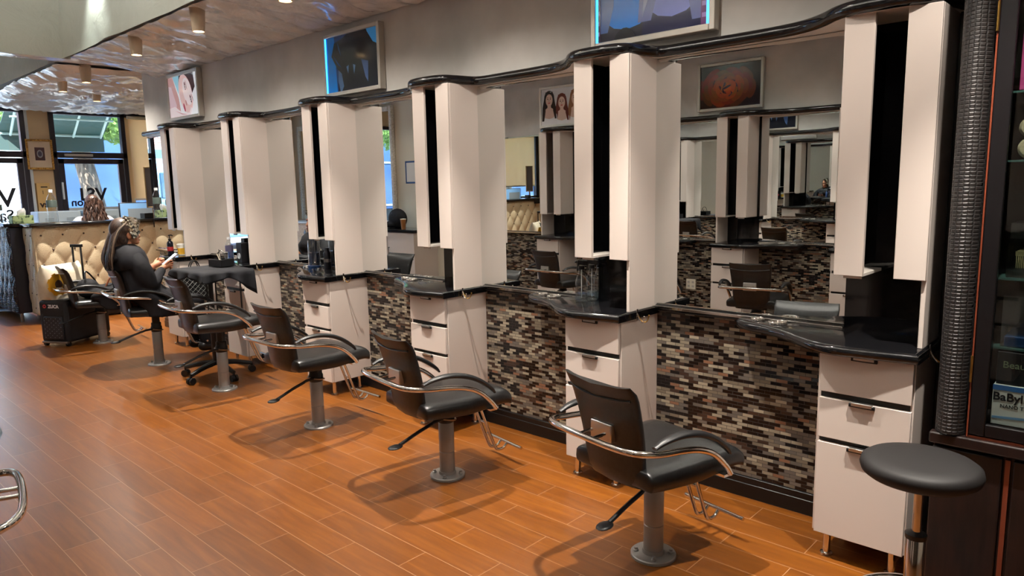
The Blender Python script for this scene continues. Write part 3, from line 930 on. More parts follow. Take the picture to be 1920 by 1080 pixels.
# unseen fill light added to brighten the raised tray from its left edge
o = empty('cove_fill_light', (-2.79, 3.6, 2.98), 0, 'unseen long fill light added along the left side of the raised ceiling tray', 'lamp')
MB().box(-.03, .06, -3.3, 3.3, -.03, -.02).box(.05, .06, -3.3, 3.3, -.03, .03).build('cove_fill_trough', white_p, o)
MB().cyl((.01, -3.25, 0), (.01, 3.25, 0), .012).build('cove_fill_tube', mat('cove_fill_glow', (255, 248, 236), .5, emit=3.0), o)
d = bpy.data.lights.new('cove_fill_beam', 'AREA'); d.shape = 'RECTANGLE'; d.size = .05; d.size_y = 6.4; d.energy = 150; d.color = (1, .97, .93)
l = bpy.data.objects.new('cove_fill_beam', d); col.objects.link(l); l.parent = o; l.location = (.02, 0, .03); l.rotation_euler = (0, R(180 + 18), 0)
# ---------------------------------------------------------------- pictures
def ell(cu, cv, ru, rv, rot=0, n=22, a0=0, a1=2 * PI):
    c, s = math.cos(rot), math.sin(rot)
    out = []
    for k in range(n):
        t = a0 + (a1 - a0) * k / (n if a1 - a0 > 6.2 else n - 1)
        x, y = ru * math.cos(t), rv * math.sin(t)
        out.append((cu + x * c - y * s, cv + x * s + y * c))
    return out

def clip(poly, w, h):
    def cl(P, f, g):
        out = []
        for i in range(len(P)):
            a, b = P[i - 1], P[i]
            fa, fb = f(a), f(b)
            if (fa >= 0) != (fb >= 0):
                t = fa / (fa - fb); out.append((a[0] + (b[0] - a[0]) * t, a[1] + (b[1] - a[1]) * t))
            if fb >= 0: out.append(b)
        return out
    for f in (lambda p: p[0] + w, lambda p: w - p[0], lambda p: p[1] + h, lambda p: h - p[1]):
        if len(poly) < 3: return []
        poly = cl(poly, f, None)
    return poly

def print_art(name, parent, w, h, bgc, shapes, rough=.12, emit=0.0, x=0.0):
    """flat print: layered colour shapes, u = right as seen, v = up; metres from centre; front towards -x"""
    mats = []; idx = {}
    def mi(c):
        if c not in idx:
            idx[c] = len(mats); mats.append(mat('print_%02x%02x%02x' % c, c, rough, emit=emit))
        return idx[c]
    mb = MB(); mb.mi = mi(bgc)
    mb.box(x, x + .004, -w / 2, w / 2, -h / 2, h / 2)
    for k, (c, pts) in enumerate(shapes):
        p = clip(list(pts), w / 2, h / 2)
        if len(p) < 3: continue
        mb.mi = mi(c)
        xx = x - .00012 * (k + 1)
        vs = [mb.bm.verts.new((xx, -a, b)) for a, b in p]
        try: mb._tag([mb.bm.faces.new(vs)])
        except ValueError: pass
    o = mb.build(name, mats, parent, smooth=False, recalc=False)
    return o

def picture(name, label, cat, x, ya, yb, z0, z1, rz, fw, fm, dep, bgc, shapes, emit=0.0, leds=None, group=None):
    w, h = abs(ya - yb), z1 - z0
    root = empty(name, (x, (ya + yb) / 2, (z0 + z1) / 2), rz, label, cat, group)
    f = MB()
    f.box(-dep, 0, -w / 2, -w / 2 + fw, -h / 2, h / 2).box(-dep, 0, w / 2 - fw, w / 2, -h / 2, h / 2)
    f.box(-dep, 0, -w / 2 + fw, w / 2 - fw, -h / 2, -h / 2 + fw).box(-dep, 0, -w / 2 + fw, w / 2 - fw, h / 2 - fw, h / 2)
    f.build('picture_frame', fm, root, bevel=.004)
    print_art('picture_print', root, w - 2 * fw, h - 2 * fw, bgc, shapes, emit=emit, x=-dep + .012)
    if leds:
        for s in leds:
            MB().box(-dep + .006, -dep + .010, s * (w / 2 - fw - .008) - .006, s * (w / 2 - fw - .008) + .006, -h / 2 + fw, h / 2 - fw).build('led_strip', led_m, root, smooth=False)
    return root
led_m = mat('blue_led', (60, 170, 255), .4, emit=3.0)

def lady(u, v, s, skin, hair, top, lips=(170, 70, 70), dark=(50, 36, 34), tilt=0, hairw=1.0):
    sh = []
    def E(du, dv, ru, rv, r=0): return [(u + a * s, v + b * s) for a, b in ell(du, dv, ru, rv, r + tilt)]
    def P(*p): return [(u + a * s, v + b * s) for a, b in p]
    sh.append((hair, E(0, .01, .068 * hairw, .078)))
    sh.append((hair, P((-.068 * hairw, .01), (-.085 * hairw, -.08), (-.08 * hairw, -.2), (-.02, -.16), (.03, -.16), (.082 * hairw, -.22), (.09 * hairw, -.08), (.068 * hairw, .01))))
    sh.append((skin, P((-.022, -.04), (-.024, -.085), (-.07, -.11), (-.10, -.16), (-.1, -.3), (.1, -.3), (.1, -.16), (.07, -.11), (.024, -.085), (.022, -.04))))
    sh.append((top, P((-.10, -.155), (-.05, -.19), (0, -.2), (.05, -.19), (.10, -.155), (.12, -.35), (-.12, -.35))))
    sh.append((hair, P((-.066 * hairw, .0), (-.05, -.03), (-.052, -.12), (-.075, -.2), (-.095 * hairw, -.2), (-.088 * hairw, -.08))))
    sh.append((hair, P((.066 * hairw, .0), (.05, -.03), (.05, -.12), (.07, -.22), (.098 * hairw, -.22), (.09 * hairw, -.08))))
    sh.append((skin, E(0, -.01, .046, .062)))
    sh.append((hair, P((-.05, .03), (-.03, .055), (.0, .062), (.03, .055), (.05, .03), (.05, .075), (-.05, .075))))
    for k in (-1, 1):
        sh.append((dark, E(k * .018, .002, .0095, .0045)))
        sh.append((dark, E(k * .019, .017, .012, .0022, -k * .12)))
    sh.append((tuple(int(c * .8) for c in skin), P((-.003, -.002), (.004, -.002), (.008, -.023), (-.006, -.023))))
    sh.append((lips, E(0, -.038, .015, .006)))
    return sh

# 1: lit face lying on a hand (rotated)
sk = (226, 196, 196); sk2 = (200, 158, 158); lt = (238, 222, 226)
face = [((232, 238, 246), [(-.34, -.22), (.34, -.22), (.34, .22), (-.34, .22)]),
        ((150, 205, 225), [(-.22, .2), (-.06, .2), (-.10, .02)]),
        (sk2, [(-.34, .2), (-.22, .2), (-.10, -.02), (-.06, -.22), (-.34, -.22)]),
        ((214, 190, 200), [(-.34, .12), (-.26, .1), (-.16, -.08), (-.2, -.22), (-.34, -.22)]),
        ((64, 50, 56), [(-.06, .22), (.24, .22), (.27, .06), (.2, .0), (-.02, .12), (-.09, .10)]),
        (sk, ell(.06, .01, .135, .20, R(28), 30)),
        (lt, ell(.10, .03, .09, .14, R(28), 24)),
        ((92, 66, 72), ell(.055, .085, .012, .042, R(14))), ((240, 236, 240), ell(.058, .075, .007, .018, R(14))), ((40, 40, 60), ell(.058, .075, .006, .008)),
        ((92, 66, 72), ell(.165, -.045, .014, .042, R(24))), ((240, 236, 240), ell(.165, -.05, .008, .018, R(24))), ((40, 40, 60), ell(.165, -.05, .006, .008)),
        ((110, 84, 84), ell(.085, .09, .004, .05, R(18))), ((110, 84, 84), ell(.20, -.035, .004, .045, R(30))),
        ((188, 140, 142), ell(.062, -.075, .012, .03, R(20))), ((182, 84, 104), ell(.015, -.115, .016, .045, R(22))), ((120, 50, 66), ell(.015, -.115, .003, .040, R(22))),
        (lt, [(-.34, -.10), (-.2, -.09), (-.04, -.16), (.12, -.17), (.16, -.12), (.19, -.14), (.12, -.22), (-.34, -.22)]),
        ((190, 150, 160), [(-.2, -.13), (-.05, -.175), (.08, -.185), (-.05, -.165)])]
picture('light_box_picture', 'lit silver-framed picture of a tilted resting face, farthest on the station wall', 'picture', -.001, 7.475, 6.77, 2.20, 2.645, 0, .03, silver_fr, .05, (226, 232, 242), face, emit=.45)
b1, b2, b3 = (24, 112, 196), (22, 24, 34), (48, 74, 120)
sil = [((30, 120, 205), [(-.34, -.22), (-.18, -.22), (-.2, .22), (-.34, .22)]), ((70, 160, 235), [(.18, .22), (.34, .22), (.34, .1), (.24, .06)]),
       (b2, [(-.17, -.22), (-.16, -.05), (-.24, .06), (-.20, .15), (-.1, .17), (.02, .22), (.16, .22), (.26, .1), (.31, .08), (.31, -.22)]),
       (b3, [(-.22, .07), (-.17, .02), (-.12, -.03), (-.17, .0)]), ((70, 96, 132), [(-.16, -.04), (-.12, -.07), (-.1, -.16), (-.14, -.21), (-.165, -.12)]),
       ((66, 88, 130), [(.12, .0), (.2, -.02), (.19, -.16), (.16, -.12), (.14, -.06)]), ((92, 120, 160), [(.02, -.02), (.05, -.03), (.03, -.09)]), ((92, 120, 160), [(-.06, -.03), (-.03, -.02), (-.04, -.08)]),
       ((60, 84, 116), [(-.16, .15), (-.14, .12), (-.12, .05), (-.15, .1)])]
picture('light_box_picture', 'dark picture of a silhouetted head with blue glowing edge, middle of the station wall', 'picture', -.001, 4.672, 3.99, 2.168, 2.61, 0, .028, silver_fr, .05, (22, 50, 100), sil, emit=.08, leds=(1,))
bl = [((34, 70, 150), [(-.34, -.22), (.34, -.22), (.34, .22), (-.34, .22)])]
bl += lady(-.13, .14, 1.5, (60, 130, 215), (70, 96, 150), (34, 34, 46), hairw=1.3) + lady(.12, .16, 1.5, (120, 130, 190), (96, 104, 150), (30, 32, 60), hairw=1.3)
bl += [((26, 26, 34), ell(-.14, -.24, .07, .09)), ((150, 165, 200), [(.19, .1), (.21, .02), (.25, -.1), (.22, -.02)]), ((170, 180, 205), [(-.02, .1), (.0, -.02), (-.04, -.12), (-.03, .0)]),
       ((96, 60, 100), [(.27, -.2), (.3, -.2), (.3, .2), (.27, .2)]), ((60, 36, 60), [(-.31, -.2), (-.285, -.2), (-.285, .2), (-.31, .2)])]
for k in range(6):
    bl.append(((150, 130, 180), [(.275, -.17 + .05 * k), (.295, -.17 + .05 * k), (.295, -.15 + .05 * k), (.275, -.15 + .05 * k)]))
    bl.append(((150, 130, 180), [(-.305, -.17 + .05 * k), (-.29, -.17 + .05 * k), (-.29, -.15 + .05 * k), (-.305, -.15 + .05 * k)]))
picture('light_box_picture', 'blue lit picture of two long-haired women, above the column behind the spray bottles', 'picture', -.001, 2.237, 1.553, 2.176, 2.64, 0, .03, silver_fr, .05, (30, 54, 120), bl, emit=.10, leds=(-1, 1))
# opposite wall pictures (seen in mirrors)
tw = lady(-.20, .08, 1.15, (206, 170, 152), (140, 96, 66), (224, 216, 212)) + lady(.0, .05, 1.1, (210, 176, 160), (104, 52, 44), (220, 214, 214)) + lady(.19, .09, 1.15, (200, 166, 152), (44, 34, 34), (216, 210, 210))
picture('framed_picture', 'white-framed picture of three long-haired women on the opposite wall, seen in the mirror', 'picture', XO + .001, 5.03, 5.715, 2.165, 2.64, PI, .03, mat('white_frame', (226, 224, 218), .4), .04, (196, 192, 194), tw, emit=.08)
fl = []
for k in range(46):
    a = k * 2.4; r = .27 * (1 - k / 46) ** .8
    c = (int(90 + 100 * (k / 46) + random.randint(-18, 18)), int(34 + 46 * (k / 46) + random.randint(-8, 12)), 22)
    fl.append((c, ell(.03 + r * math.cos(a), -.02 + r * .62 * math.sin(a), .085 * (1.15 - k / 60), .045 * (1.15 - k / 60), a + PI / 2, 14)))
    if k % 3 == 0: fl.append(((54, 20, 18), ell(.03 + r * .9 * math.cos(a + .3), -.02 + r * .56 * math.sin(a + .3), .05, .012, a + PI / 2, 10)))
picture('framed_picture', 'silver-framed picture of an orange flower on the opposite wall, seen in the nearest mirror', 'picture', XO + .001, 2.92, 3.605, 2.18, 2.645, PI, .028, silver_fr, .04, (44, 28, 24), fl)

# ---------------------------------------------------------------- reception desk
def tufted(name, origin, udir, ndir, U, z0, z1, m, parent, sx=.22, sz=.17, zr=1.03, u0=0.0, amp=.024, step=.016, curve=None):
    o = Vector(origin); ud = Vector(udir); nd = Vector(ndir)
    nu = int(U / step); nv = int((z1 - z0) / step)
    def fn(a, b):
        u = a * U; z = z0 + (z1 - z0) * b
        p = (u - u0) / sx; q = (z - zr) / (2 * sz)
        A, B = p + q, p - q
        d = (abs(math.sin(PI * A)) * abs(math.sin(PI * B))) ** .35 * amp
        e = min(u, U - u, z - z0, z1 - z) / .02
        d *= min(1, max(0, e))
        c = o + ud * u + nd * d
        if curve: c += nd * curve(u)
        return (c.x, c.y, z)
    mb = MB(); mb.grid(fn, nu, nv)
    pn = mb.build(name, m, parent, angle=70, recalc=False)
    if True:
        first = None
        k0 = -30
        for r in range(-8, 3):
            zz = zr + sz * r
            if not (z0 + .03 < zz < z1 - .03): continue
            for k in range(-10, 20):
                uu = u0 + sx * (k + (.5 if r % 2 else 0))
                if not (.03 < uu < U - .03): continue
                c = o + ud * uu + nd * .006
                if first is None:
                    first = MB().ball((0, 0, 0), (.011, .011, .011), 8).build('tuft_button', tuft_btn, pn); bo = first
                else:
                    bo = first.copy(); col.objects.link(bo)
                bo.location = (c.x, c.y, zz)
    return pn
tuft_btn = mat('tuft_button_brown', (52, 36, 28), .4)
desk = empty('reception_desk', (0, 9.45, 0), 0, 'cream tufted crocodile-pattern reception desk with glossy black top', 'desk')
MB().box(-.855, 1.3, .03, .40, .10, 1.12).build('desk_body', croc_cream, desk, bevel=.01)
tufted('tufted_front', (-.84, .03, 0), (1, 0, 0), (0, -1, 0), 2.1, .10, 1.125, croc_cream, desk, u0=.28)
cs = croc_mat('cream_leather_side', (200, 182, 150), 0.014, 0.38, 0.5, axes=(1, 2), dark=.72)
tufted('tufted_side', (-.855, .39, 0), (0, -1, 0), (-1, 0, 0), .36, .10, 1.125, cs, desk, sx=.19, u0=.1)
tp = slab([(1.32, -.03), (-.80, -.03), (-.87, .0), (-.90, .07), (-.90, .42), (1.32, .42)], 1.125, 1.17, .018, 99).build('desk_top', black_gran, desk)
MB().box(.44, 1.3, -.045, -.03, 1.06, 1.165).build('top_return', black_gran, desk, bevel=.004)
MB().box(-.80, 1.3, .06, .38, .02, .10).build('desk_plinth', black_pl, desk)
for x in (-.82, .0, .7):
    MB().cyl((x, .06, 0), (x, .06, .11), .016).build('desk_foot', steel, desk)
bd = empty('counter_wing', (-1.0, 9.885, 0), 0, 'black tufted left wing of the reception counter, beside the street door', 'desk')
MB().box(.012, .30, .012, 1.42, .10, 1.12).build('wing_body', mat('black_wing_panel', (28, 28, 38), .35), bd, bevel=.012)
tufted('tufted_side', (.012, 1.42, 0), (0, -1, 0), (-1, 0, 0), 1.42, .10, 1.125, croc_black, bd, sx=.20, u0=.1, amp=.035)
slab([(.30, -.02), (.05, -.02), (-.03, .05), (-.05, .2), (-.05, 1.46), (.30, 1.46)], 1.125, 1.165, .016, 99).build('wing_top', black_gran, bd)
for x, y in ((.05, .05), (.22, .05), (.05, 1.35)):
    MB().cyl((x, y, 0), (x, y, .11), .018).build('wing_foot', steel, bd)
# back counter with printers, behind the desk
bc = empty('back_counter', (0.3, 11.04, 0), 0, 'low dark work counter behind the seated receptionist', 'counter')
MB().box(-.9, 1.5, -.25, .35, .90, .94).build('counter_top', black_gran, bc, bevel=.004)
MB().box(-.88, 1.48, -.22, .33, 0, .90).build('counter_body', mat('counter_grey', (120, 118, 120), .5), bc)
pale = mat('pale_blue_white_plastic', (205, 222, 232), .4)
def printer(x, w, label):
    e = empty('printer', (x, 11.0, .94), 0, label, 'printer')
    MB().box(-w / 2, w / 2, -.16, .2, 0, .33).build('printer_body', pale, e, bevel=.012)
    gm = mat('printer_grey', (150, 168, 178), .5)
    for i in (-1, 1):
        v = MB()
        for k in range(5):
            v.box(i * w / 4 - .05, i * w / 4 + .05, -.163, -.158, .18 + k * .014, .186 + k * .014)
        v.build('vent_grille', gm, e)
        MB().box(i * w / 4 - .07, i * w / 4 + .07, -.163, -.158, .05, .13).build('tray_door', gm, e, bevel=.002)
    return e
printer(-.20, .5, 'pale white-blue office printer left of the receptionist, behind the desk')
printer(.33, .44, 'pale white-blue office printer hidden mostly behind the receptionist')
# monitors
def monitor(x, y, z, w, h, rz, label):
    e = empty('computer_monitor', (x, y, z), rz, label, 'monitor')
    MB().box(-w / 2, w / 2, -.015, .015, .05, .05 + h).build('monitor_housing', mat('monitor_black', (26, 28, 34), .4), e, bevel=.006)
    MB().box(-w / 2 + .012, w / 2 - .012, -.0165, -.0145, .065, .04 + h).build('screen', mat('screen_blue', (110, 150, 190), .2, emit=.5), e, smooth=False)
    MB().box(-w * .28, w * .40, -.0185, -.0165, .075, h - .03).build('screen_window', mat('screen_grey', (120, 128, 134), .2, emit=.25), e, smooth=False)
    MB().box(-.02, .02, -.005, .015, 0, .06).box(-.1, .1, -.05, .06, -.003, .006).build('stand', black_pl, e, bevel=.002)
    return e
monitor(.50, 10.05, 1.02, .47, .30, R(0), 'computer monitor with blue-bordered grey window, right of the receptionist')
wt = empty('work_table', (.5, 10.15, 0), 0, 'narrow inner work table of the reception desk holding the monitor', 'table')
MB().box(-.17, .75, -.17, .2, .98, 1.015).build('table_top', black_gran, wt, bevel=.003)
for x in (-.14, .7): MB().box(x - .02, x + .02, -.02, .02, 0, .98).build('leg', black_pl, wt)
cardm = mat('black_box', (24, 24, 28), .5)
tag(MB().obox((.43, 9.58, 1.205), (.06, .02, 0), (-.015, .035, 0), (0, 0, .033)).build('card_box', cardm, bevel=.004), 'small black box on the desk top in front of the monitor', 'box')
# upright framed board beside the end mirror
fb = empty('framed_board', (.535, 9.62, 1.17), R(-30), 'narrow dark board in a bronze frame standing upright on the desk by the end mirror', 'frame')
MB().box(-.065, .065, -.012, .012, .14, .64).build('board', mat('dark_board', (48, 40, 38), .5), fb, bevel=.002)
bz = mat('bronze_frame', (128, 104, 70), .35, .6)
MB().box(-.075, -.06, -.016, .016, .13, .65).box(.06, .075, -.016, .016, .13, .65).box(-.075, .075, -.016, .016, .13, .145).box(-.075, .075, -.016, .016, .635, .65).box(-.012, .012, -.01, .01, .0, .14).box(-.06, .06, -.04, .04, 0, .008).build('frame_edge', bz, fb, bevel=.003)
# water bottles
bot_prof = [(.001, 0), (.036, .002), (.040, .015), (.040, .06), (.037, .075), (.040, .09), (.040, .17), (.038, .19), (.030, .215), (.018, .24), (.014, .25), (.014, .262)]
def water_bottle(x, y, z, s, label, lab_c=(60, 70, 66)):
    e = empty('water_bottle', (x, y, z), 0, label, 'bottle'); e.scale = (s, s, s)
    MB().lathe(bot_prof, seg=20).build('bottle_shell', clear, e, angle=60)
    MB().lathe([(.0405, .13), (.0408, .185), (.0395, .192)], seg=20, cap=False).build('bottle_label', mat('bottle_label', lab_c, .5), e)
    MB().lathe([(.016, .258), (.016, .282), (.001, .283)], seg=14).build('bottle_cap', mat('white_cap', (230, 232, 235), .4), e)
    return e
water_bottle(-.60, 9.62, 1.17, 1.35, 'large clear water bottle with dark label on the cream desk top')
water_bottle(-1.0, 10.25, 1.165, 1.15, 'clear water bottle on the black wing, left of the tissue box')
# tissue box
tb = empty('tissue_box', (-.83, 10.0, 1.165), R(4), 'green patterned tissue box with a white tissue standing up', 'tissue box')
tbm = add_noise_color(mat('green_box_card', (150, 178, 120), .6), (60, 84, 56), (176, 196, 140), 22, 3, lo=.42, hi=.52)
MB().box(-.11, .11, -.06, .06, 0, .09).build('box_carton', tbm, tb, bevel=.003)
MB().rings([[(.03 * math.cos(a) * 1.6, .02 * math.sin(a), .09) for a in [k * PI / 5 for k in range(10)]], [(.01 + .04 * math.cos(a) * (1.1 + .3 * math.sin(3 * a)), .03 * math.sin(a), .14) for a in [k * PI / 5 for k in range(10)]], [(.03 + .012 * math.cos(a), .01 * math.sin(a), .175) for a in [k * PI / 5 for k in range(10)]]]).build('tissue', mat('white_tissue', (240, 240, 238), .8), tb, angle=80)
# gold framed picture on the pier and key box
gp = empty('framed_picture', (-.195, YW - .03, 2.04), 0, 'gilt-framed small ornamental print hanging on the pier between the glass doors', 'picture')
gm = add_noise_color(mat('gilt_wood', (200, 150, 70), .35, .5), (150, 100, 40), (226, 180, 96), 60, 2, bump=.4)
MB().box(-.16, -.132, -.02, .02, -.205, .205).box(.132, .16, -.02, .02, -.205, .205).box(-.132, .132, -.02, .02, -.205, -.177).box(-.132, .132, -.02, .02, .177, .205).build('picture_frame', gm, gp, bevel=.006)
MB().box(-.134, .134, -.006, .012, -.18, .18).build('picture_mount', mat('cream_mount', (232, 206, 176), .7), gp, smooth=False)
MB().box(-.058, .058, -.009, -.005, -.08, .095).build('picture_print', mat('print_brown', (96, 66, 64), .6), gp, smooth=False)
MB().lathe([(.036, -.0005), (.036, .0005)], seg=24).build('oval_medallion', mat('oval_grey', (176, 172, 170), .6), gp, rot=(R(90), 0, 0), loc=(0, -.0105, .008)).scale = (1, 1.5, 1)
MB().lathe([(.024, -.0005), (.024, .0005)], seg=24).build('oval_motif', mat('oval_dark', (88, 80, 96), .6), gp, rot=(R(90), 0, 0), loc=(0, -.012, .008)).scale = (1, 1.5, 1)
kb = empty('letter_box', (-.205, YW - .03, 1.40), 0, 'tall light wooden letter box with a slot, on the pier under the gilt picture', 'box')
km = mat('light_wood_board', (214, 170, 104), .5)
MB().box(-.08, .08, -.03, .03, -.25, .25).build('box_body', km, kb, bevel=.003)
MB().box(-.03, .05, -.032, -.028, .19, .205).build('letter_slot', black_pl, kb)
MB().box(-.012, -.006, -.033, -.028, .10, .15).build('key_plate', black_pl, kb)
text('vs', 'box_lettering', mat('brown_letter', (60, 34, 20), .6), .12, (-.01, -.032, -.08), (R(90), 0, 0), kb, .001, False, .004)

# ---------------------------------------------------------------- people
def capsule(mb, a, b, ra, rb, n=5, seg=14):
    a = Vector(a); b = Vector(b); L = (b - a).length; d = (b - a).normalized()
    pts = [a - d * ra * math.cos(t) for t in [k * PI / 2 / n for k in range(0, n)]] + [a + (b - a) * k / 3 for k in range(4)] + [b + d * rb * math.sin(t) for t in [k * PI / 2 / n for k in range(1, n + 1)]]
    rr = [max(.001, ra * math.sin(t)) for t in [k * PI / 2 / n for k in range(0, n)]] + [ra + (rb - ra) * k / 3 for k in range(4)] + [max(.001, rb * math.cos(t)) for t in [k * PI / 2 / n for k in range(1, n + 1)]]
    mb.tube(pts, rr, seg)

skin_m = mat('skin', (176, 118, 88), .5)
skin_m.node_tree.nodes['Principled BSDF'].inputs['Subsurface Weight'].default_value = .1
cape_m = add_noise_color(mat('black_cape_cloth', (17, 17, 21), .8, spec=.3), (13, 13, 17), (22, 22, 27), 9, 4, bump=.25, dist=.01)
py = 6.42
client = empty('person', (-.80, py, 0), 0, 'seated client in a black cape with foils in the hair, looking at a phone', 'person')
def cl(x, y, z): return (x + .80, y - py, z)
m = MB()
# torso, neck, head (faces +x, slightly down)
capsule(m, cl(-.80, py, .55), cl(-.905, py, .86), .12, .108)
capsule(m, cl(-.92, py - .12, .965), cl(-.92, py + .12, .965), .064, .064)
capsule(m, cl(-.925, py, .96), cl(-.915, py, 1.10), .052, .048)
m.ball(cl(-.925, py, 1.185), (.092, .070, .098), 20)
m.ball(cl(-.868, py, 1.125), (.050, .052, .060), 16)
m.ball(cl(-.836, py, 1.083), (.022, .026, .022), 12)          # chin
capsule(m, cl(-.832, py, 1.165), cl(-.813, py, 1.130), .010, .0125)   # nose
m.ball(cl(-.824, py, 1.103), (.012, .022, .007), 10)
m.ball(cl(-.826, py, 1.094), (.012, .020, .007), 10)
m.ball(cl(-.842, py, 1.188), (.020, .045, .012), 10)
for s in (-1, 1):
    m.ball(cl(-.915, py + s * .072, 1.145), (.020, .008, .032), 10)
    m.ball(cl(-.845, py + s * .027, 1.150), (.018, .022, .018), 10)
# legs
for s in (-1, 1):
    capsule(m, cl(-.80, py + s * .09, .54), cl(-.42, py + s * .10, .53), .085, .06)
    capsule(m, cl(-.42, py + s * .10, .53), cl(-.36, py + s * .10, .17), .055, .038)
    capsule(m, cl(-.38, py + s * .10, .13), cl(-.26, py + s * .10, .11), .036, .032)
# arms
sh_ = {}
for s, hx, hy, hz in ((-1, -.665, -.035, .835), (1, -.715, .045, .85)):
    capsule(m, cl(-.93, py + s * .17, .95), cl(-.86, py + s * .20, .70), .055, .045)
    capsule(m, cl(-.86, py + s * .20, .70), cl(hx, py + hy, hz), .043, .027)
    sh_[s] = (hx, hy, hz)
# hands: palm, four curled fingers and a thumb, near (right) hand around the phone
def hand(m, bx, by, bz, s):
    P = lambda a, b, c: cl(bx + a, py + by + b * s, bz + c)
    capsule(m, P(-.005, 0, 0), P(.05, 0, .022), .024, .027)
    for k, (fb, ln) in enumerate(((.0, 1.0), (.0, 1.08), (.0, 1.0), (.0, .82))):
        z0 = .050 - k * .0215
        p0 = P(.052 + .004 * k, -.004, z0); p1 = P(.052 + .034 * ln, -.024, z0 + .006); p2 = P(.052 + .030 * ln, .008, z0 + .012); p3 = P(.052 + .012, .020, z0 + .012)
        m.tube(crom([p0, p1, p2, p3], 3), [.0088, .0088, .0086, .0085, .0083, .0080, .0078, .0076, .0072, .006], 10)
    m.tube(crom([P(.015, .006, .02), P(.035, .020, .045), P(.055, .022, .066)], 3), [.011, .011, .0105, .010, .0095, .009, .007], 8)
hand(m, -.655, -.035, .845, -1)
hand(m, -.705, .045, .86, 1)
body = m.build('body', skin_m, client, recalc=True)
remesh(body, .0036, 2)
# features as small parts
dk = mat('eye_dark', (40, 28, 24), .3)
for s in (-1, 1):
    MB().ball(cl(-.8325, py + s * .030, 1.152), (.007, .011, .005), 10).build('eye', mat('eye_white', (210, 200, 192), .3) if s > 0 else dk, client)
    MB().tube(crom([cl(-.833, py + s * .016, 1.176), cl(-.831, py + s * .032, 1.182), cl(-.842, py + s * .050, 1.176)], 4), .0028, 6).build('eyebrow', dk, client)
MB().ball(cl(-.813, py, 1.0985), (.006, .019, .005), 10).build('lips', mat('lips', (140, 74, 66), .4), client)
# cape: draped cloth over shoulders, torso and lap
m = MB()
levels = [(1.06, -.925, .060, .062), (1.045, -.93, .085, .09), (1.02, -.94, .125, .165), (.97, -.945, .140, .190), (.92, -.94, .150, .210), (.84, -.925, .160, .225), (.76, -.90, .175, .240), (.68, -.86, .205, .255), (.62, -.80, .27, .265), (.56, -.74, .32, .265), (.50, -.71, .34, .260), (.455, -.70, .34, .255)]
rings = []
for i, (z, cx, rx, ry) in enumerate(levels):
    ring = []
    for k in range(56):
        a = 2 * PI * k / 56
        f = 1 + (.012 + .045 * i / 11) * math.sin(a * 9 + i * .55) + .02 * math.sin(a * 5 - i * .4) * (i / 11)
        bx = max(-.155 - .02 * (1 - z), rx * math.cos(a) * f) if i > 3 else rx * math.cos(a) * f
        if z < .93: bx = max(bx, -.945 - .085 * max(0, min(1, (z - .46) / .41)) - cx)
        ring.append(cl(cx + bx, py + ry * math.sin(a) * f, z + .008 * math.sin(a * 4 + i)))
    rings.append(ring)
m.rings(rings, cap=True)
# sleeves of the cape towards the hands
for s in (-1, 1):
    hx, hy, hz = sh_[s]
    m.tube(crom([cl(-.93, py + s * .15, .97), cl(-.89, py + s * .215, .86), cl(-.84, py + s * .20, .74), cl(-.76, py + s * .13, .765), cl(hx + .004, py + hy + s * .004, hz - .002)], 4), [.07, .074, .078, .08, .08, .08, .08, .078, .076, .072, .068, .062, .056, .05, .044, .038, .034], 16)
cape = m.build('hairdressing_cape', cape_m, client)
remesh(cape, .011, 4)
# shoulder collar layer
m = MB(); rings = []
for i, (z, r1, r2) in enumerate([(1.075, .060, .062), (1.062, .085, .095), (1.042, .115, .160), (1.005, .142, .205), (.95, .158, .228), (.875, .170, .245)]):
    rings.append([cl(max(-1.04, -.935 + r1 * math.cos(a) * (1 + .03 * math.sin(7 * a + i))), py + r2 * math.sin(a) * (1 + .02 * math.sin(6 * a)), z + .012 * math.sin(3 * a) * i / 5) for a in [2 * PI * k / 48 for k in range(48)]])
m.rings(rings, cap=False)
c2 = m.build('cape_collar', cape_m, client, angle=80)
md = c2.modifiers.new('thick', 'SOLIDIFY'); md.thickness = .004
# trousers and shoes
m = MB()
for s in (-1, 1):
    capsule(m, cl(-.80, py + s * .09, .54), cl(-.42, py + s * .10, .53), .095, .070)
    capsule(m, cl(-.42, py + s * .10, .53), cl(-.36, py + s * .10, .15), .066, .048)
remesh(m.build('trousers', cape_m, client), .011, 4)
for s in (-1, 1):
    m = MB(); capsule(m, cl(-.385, py + s * .10, .115), cl(-.24, py + s * .10, .095), .046, .038)
    m.build('shoe', black_pl, client)
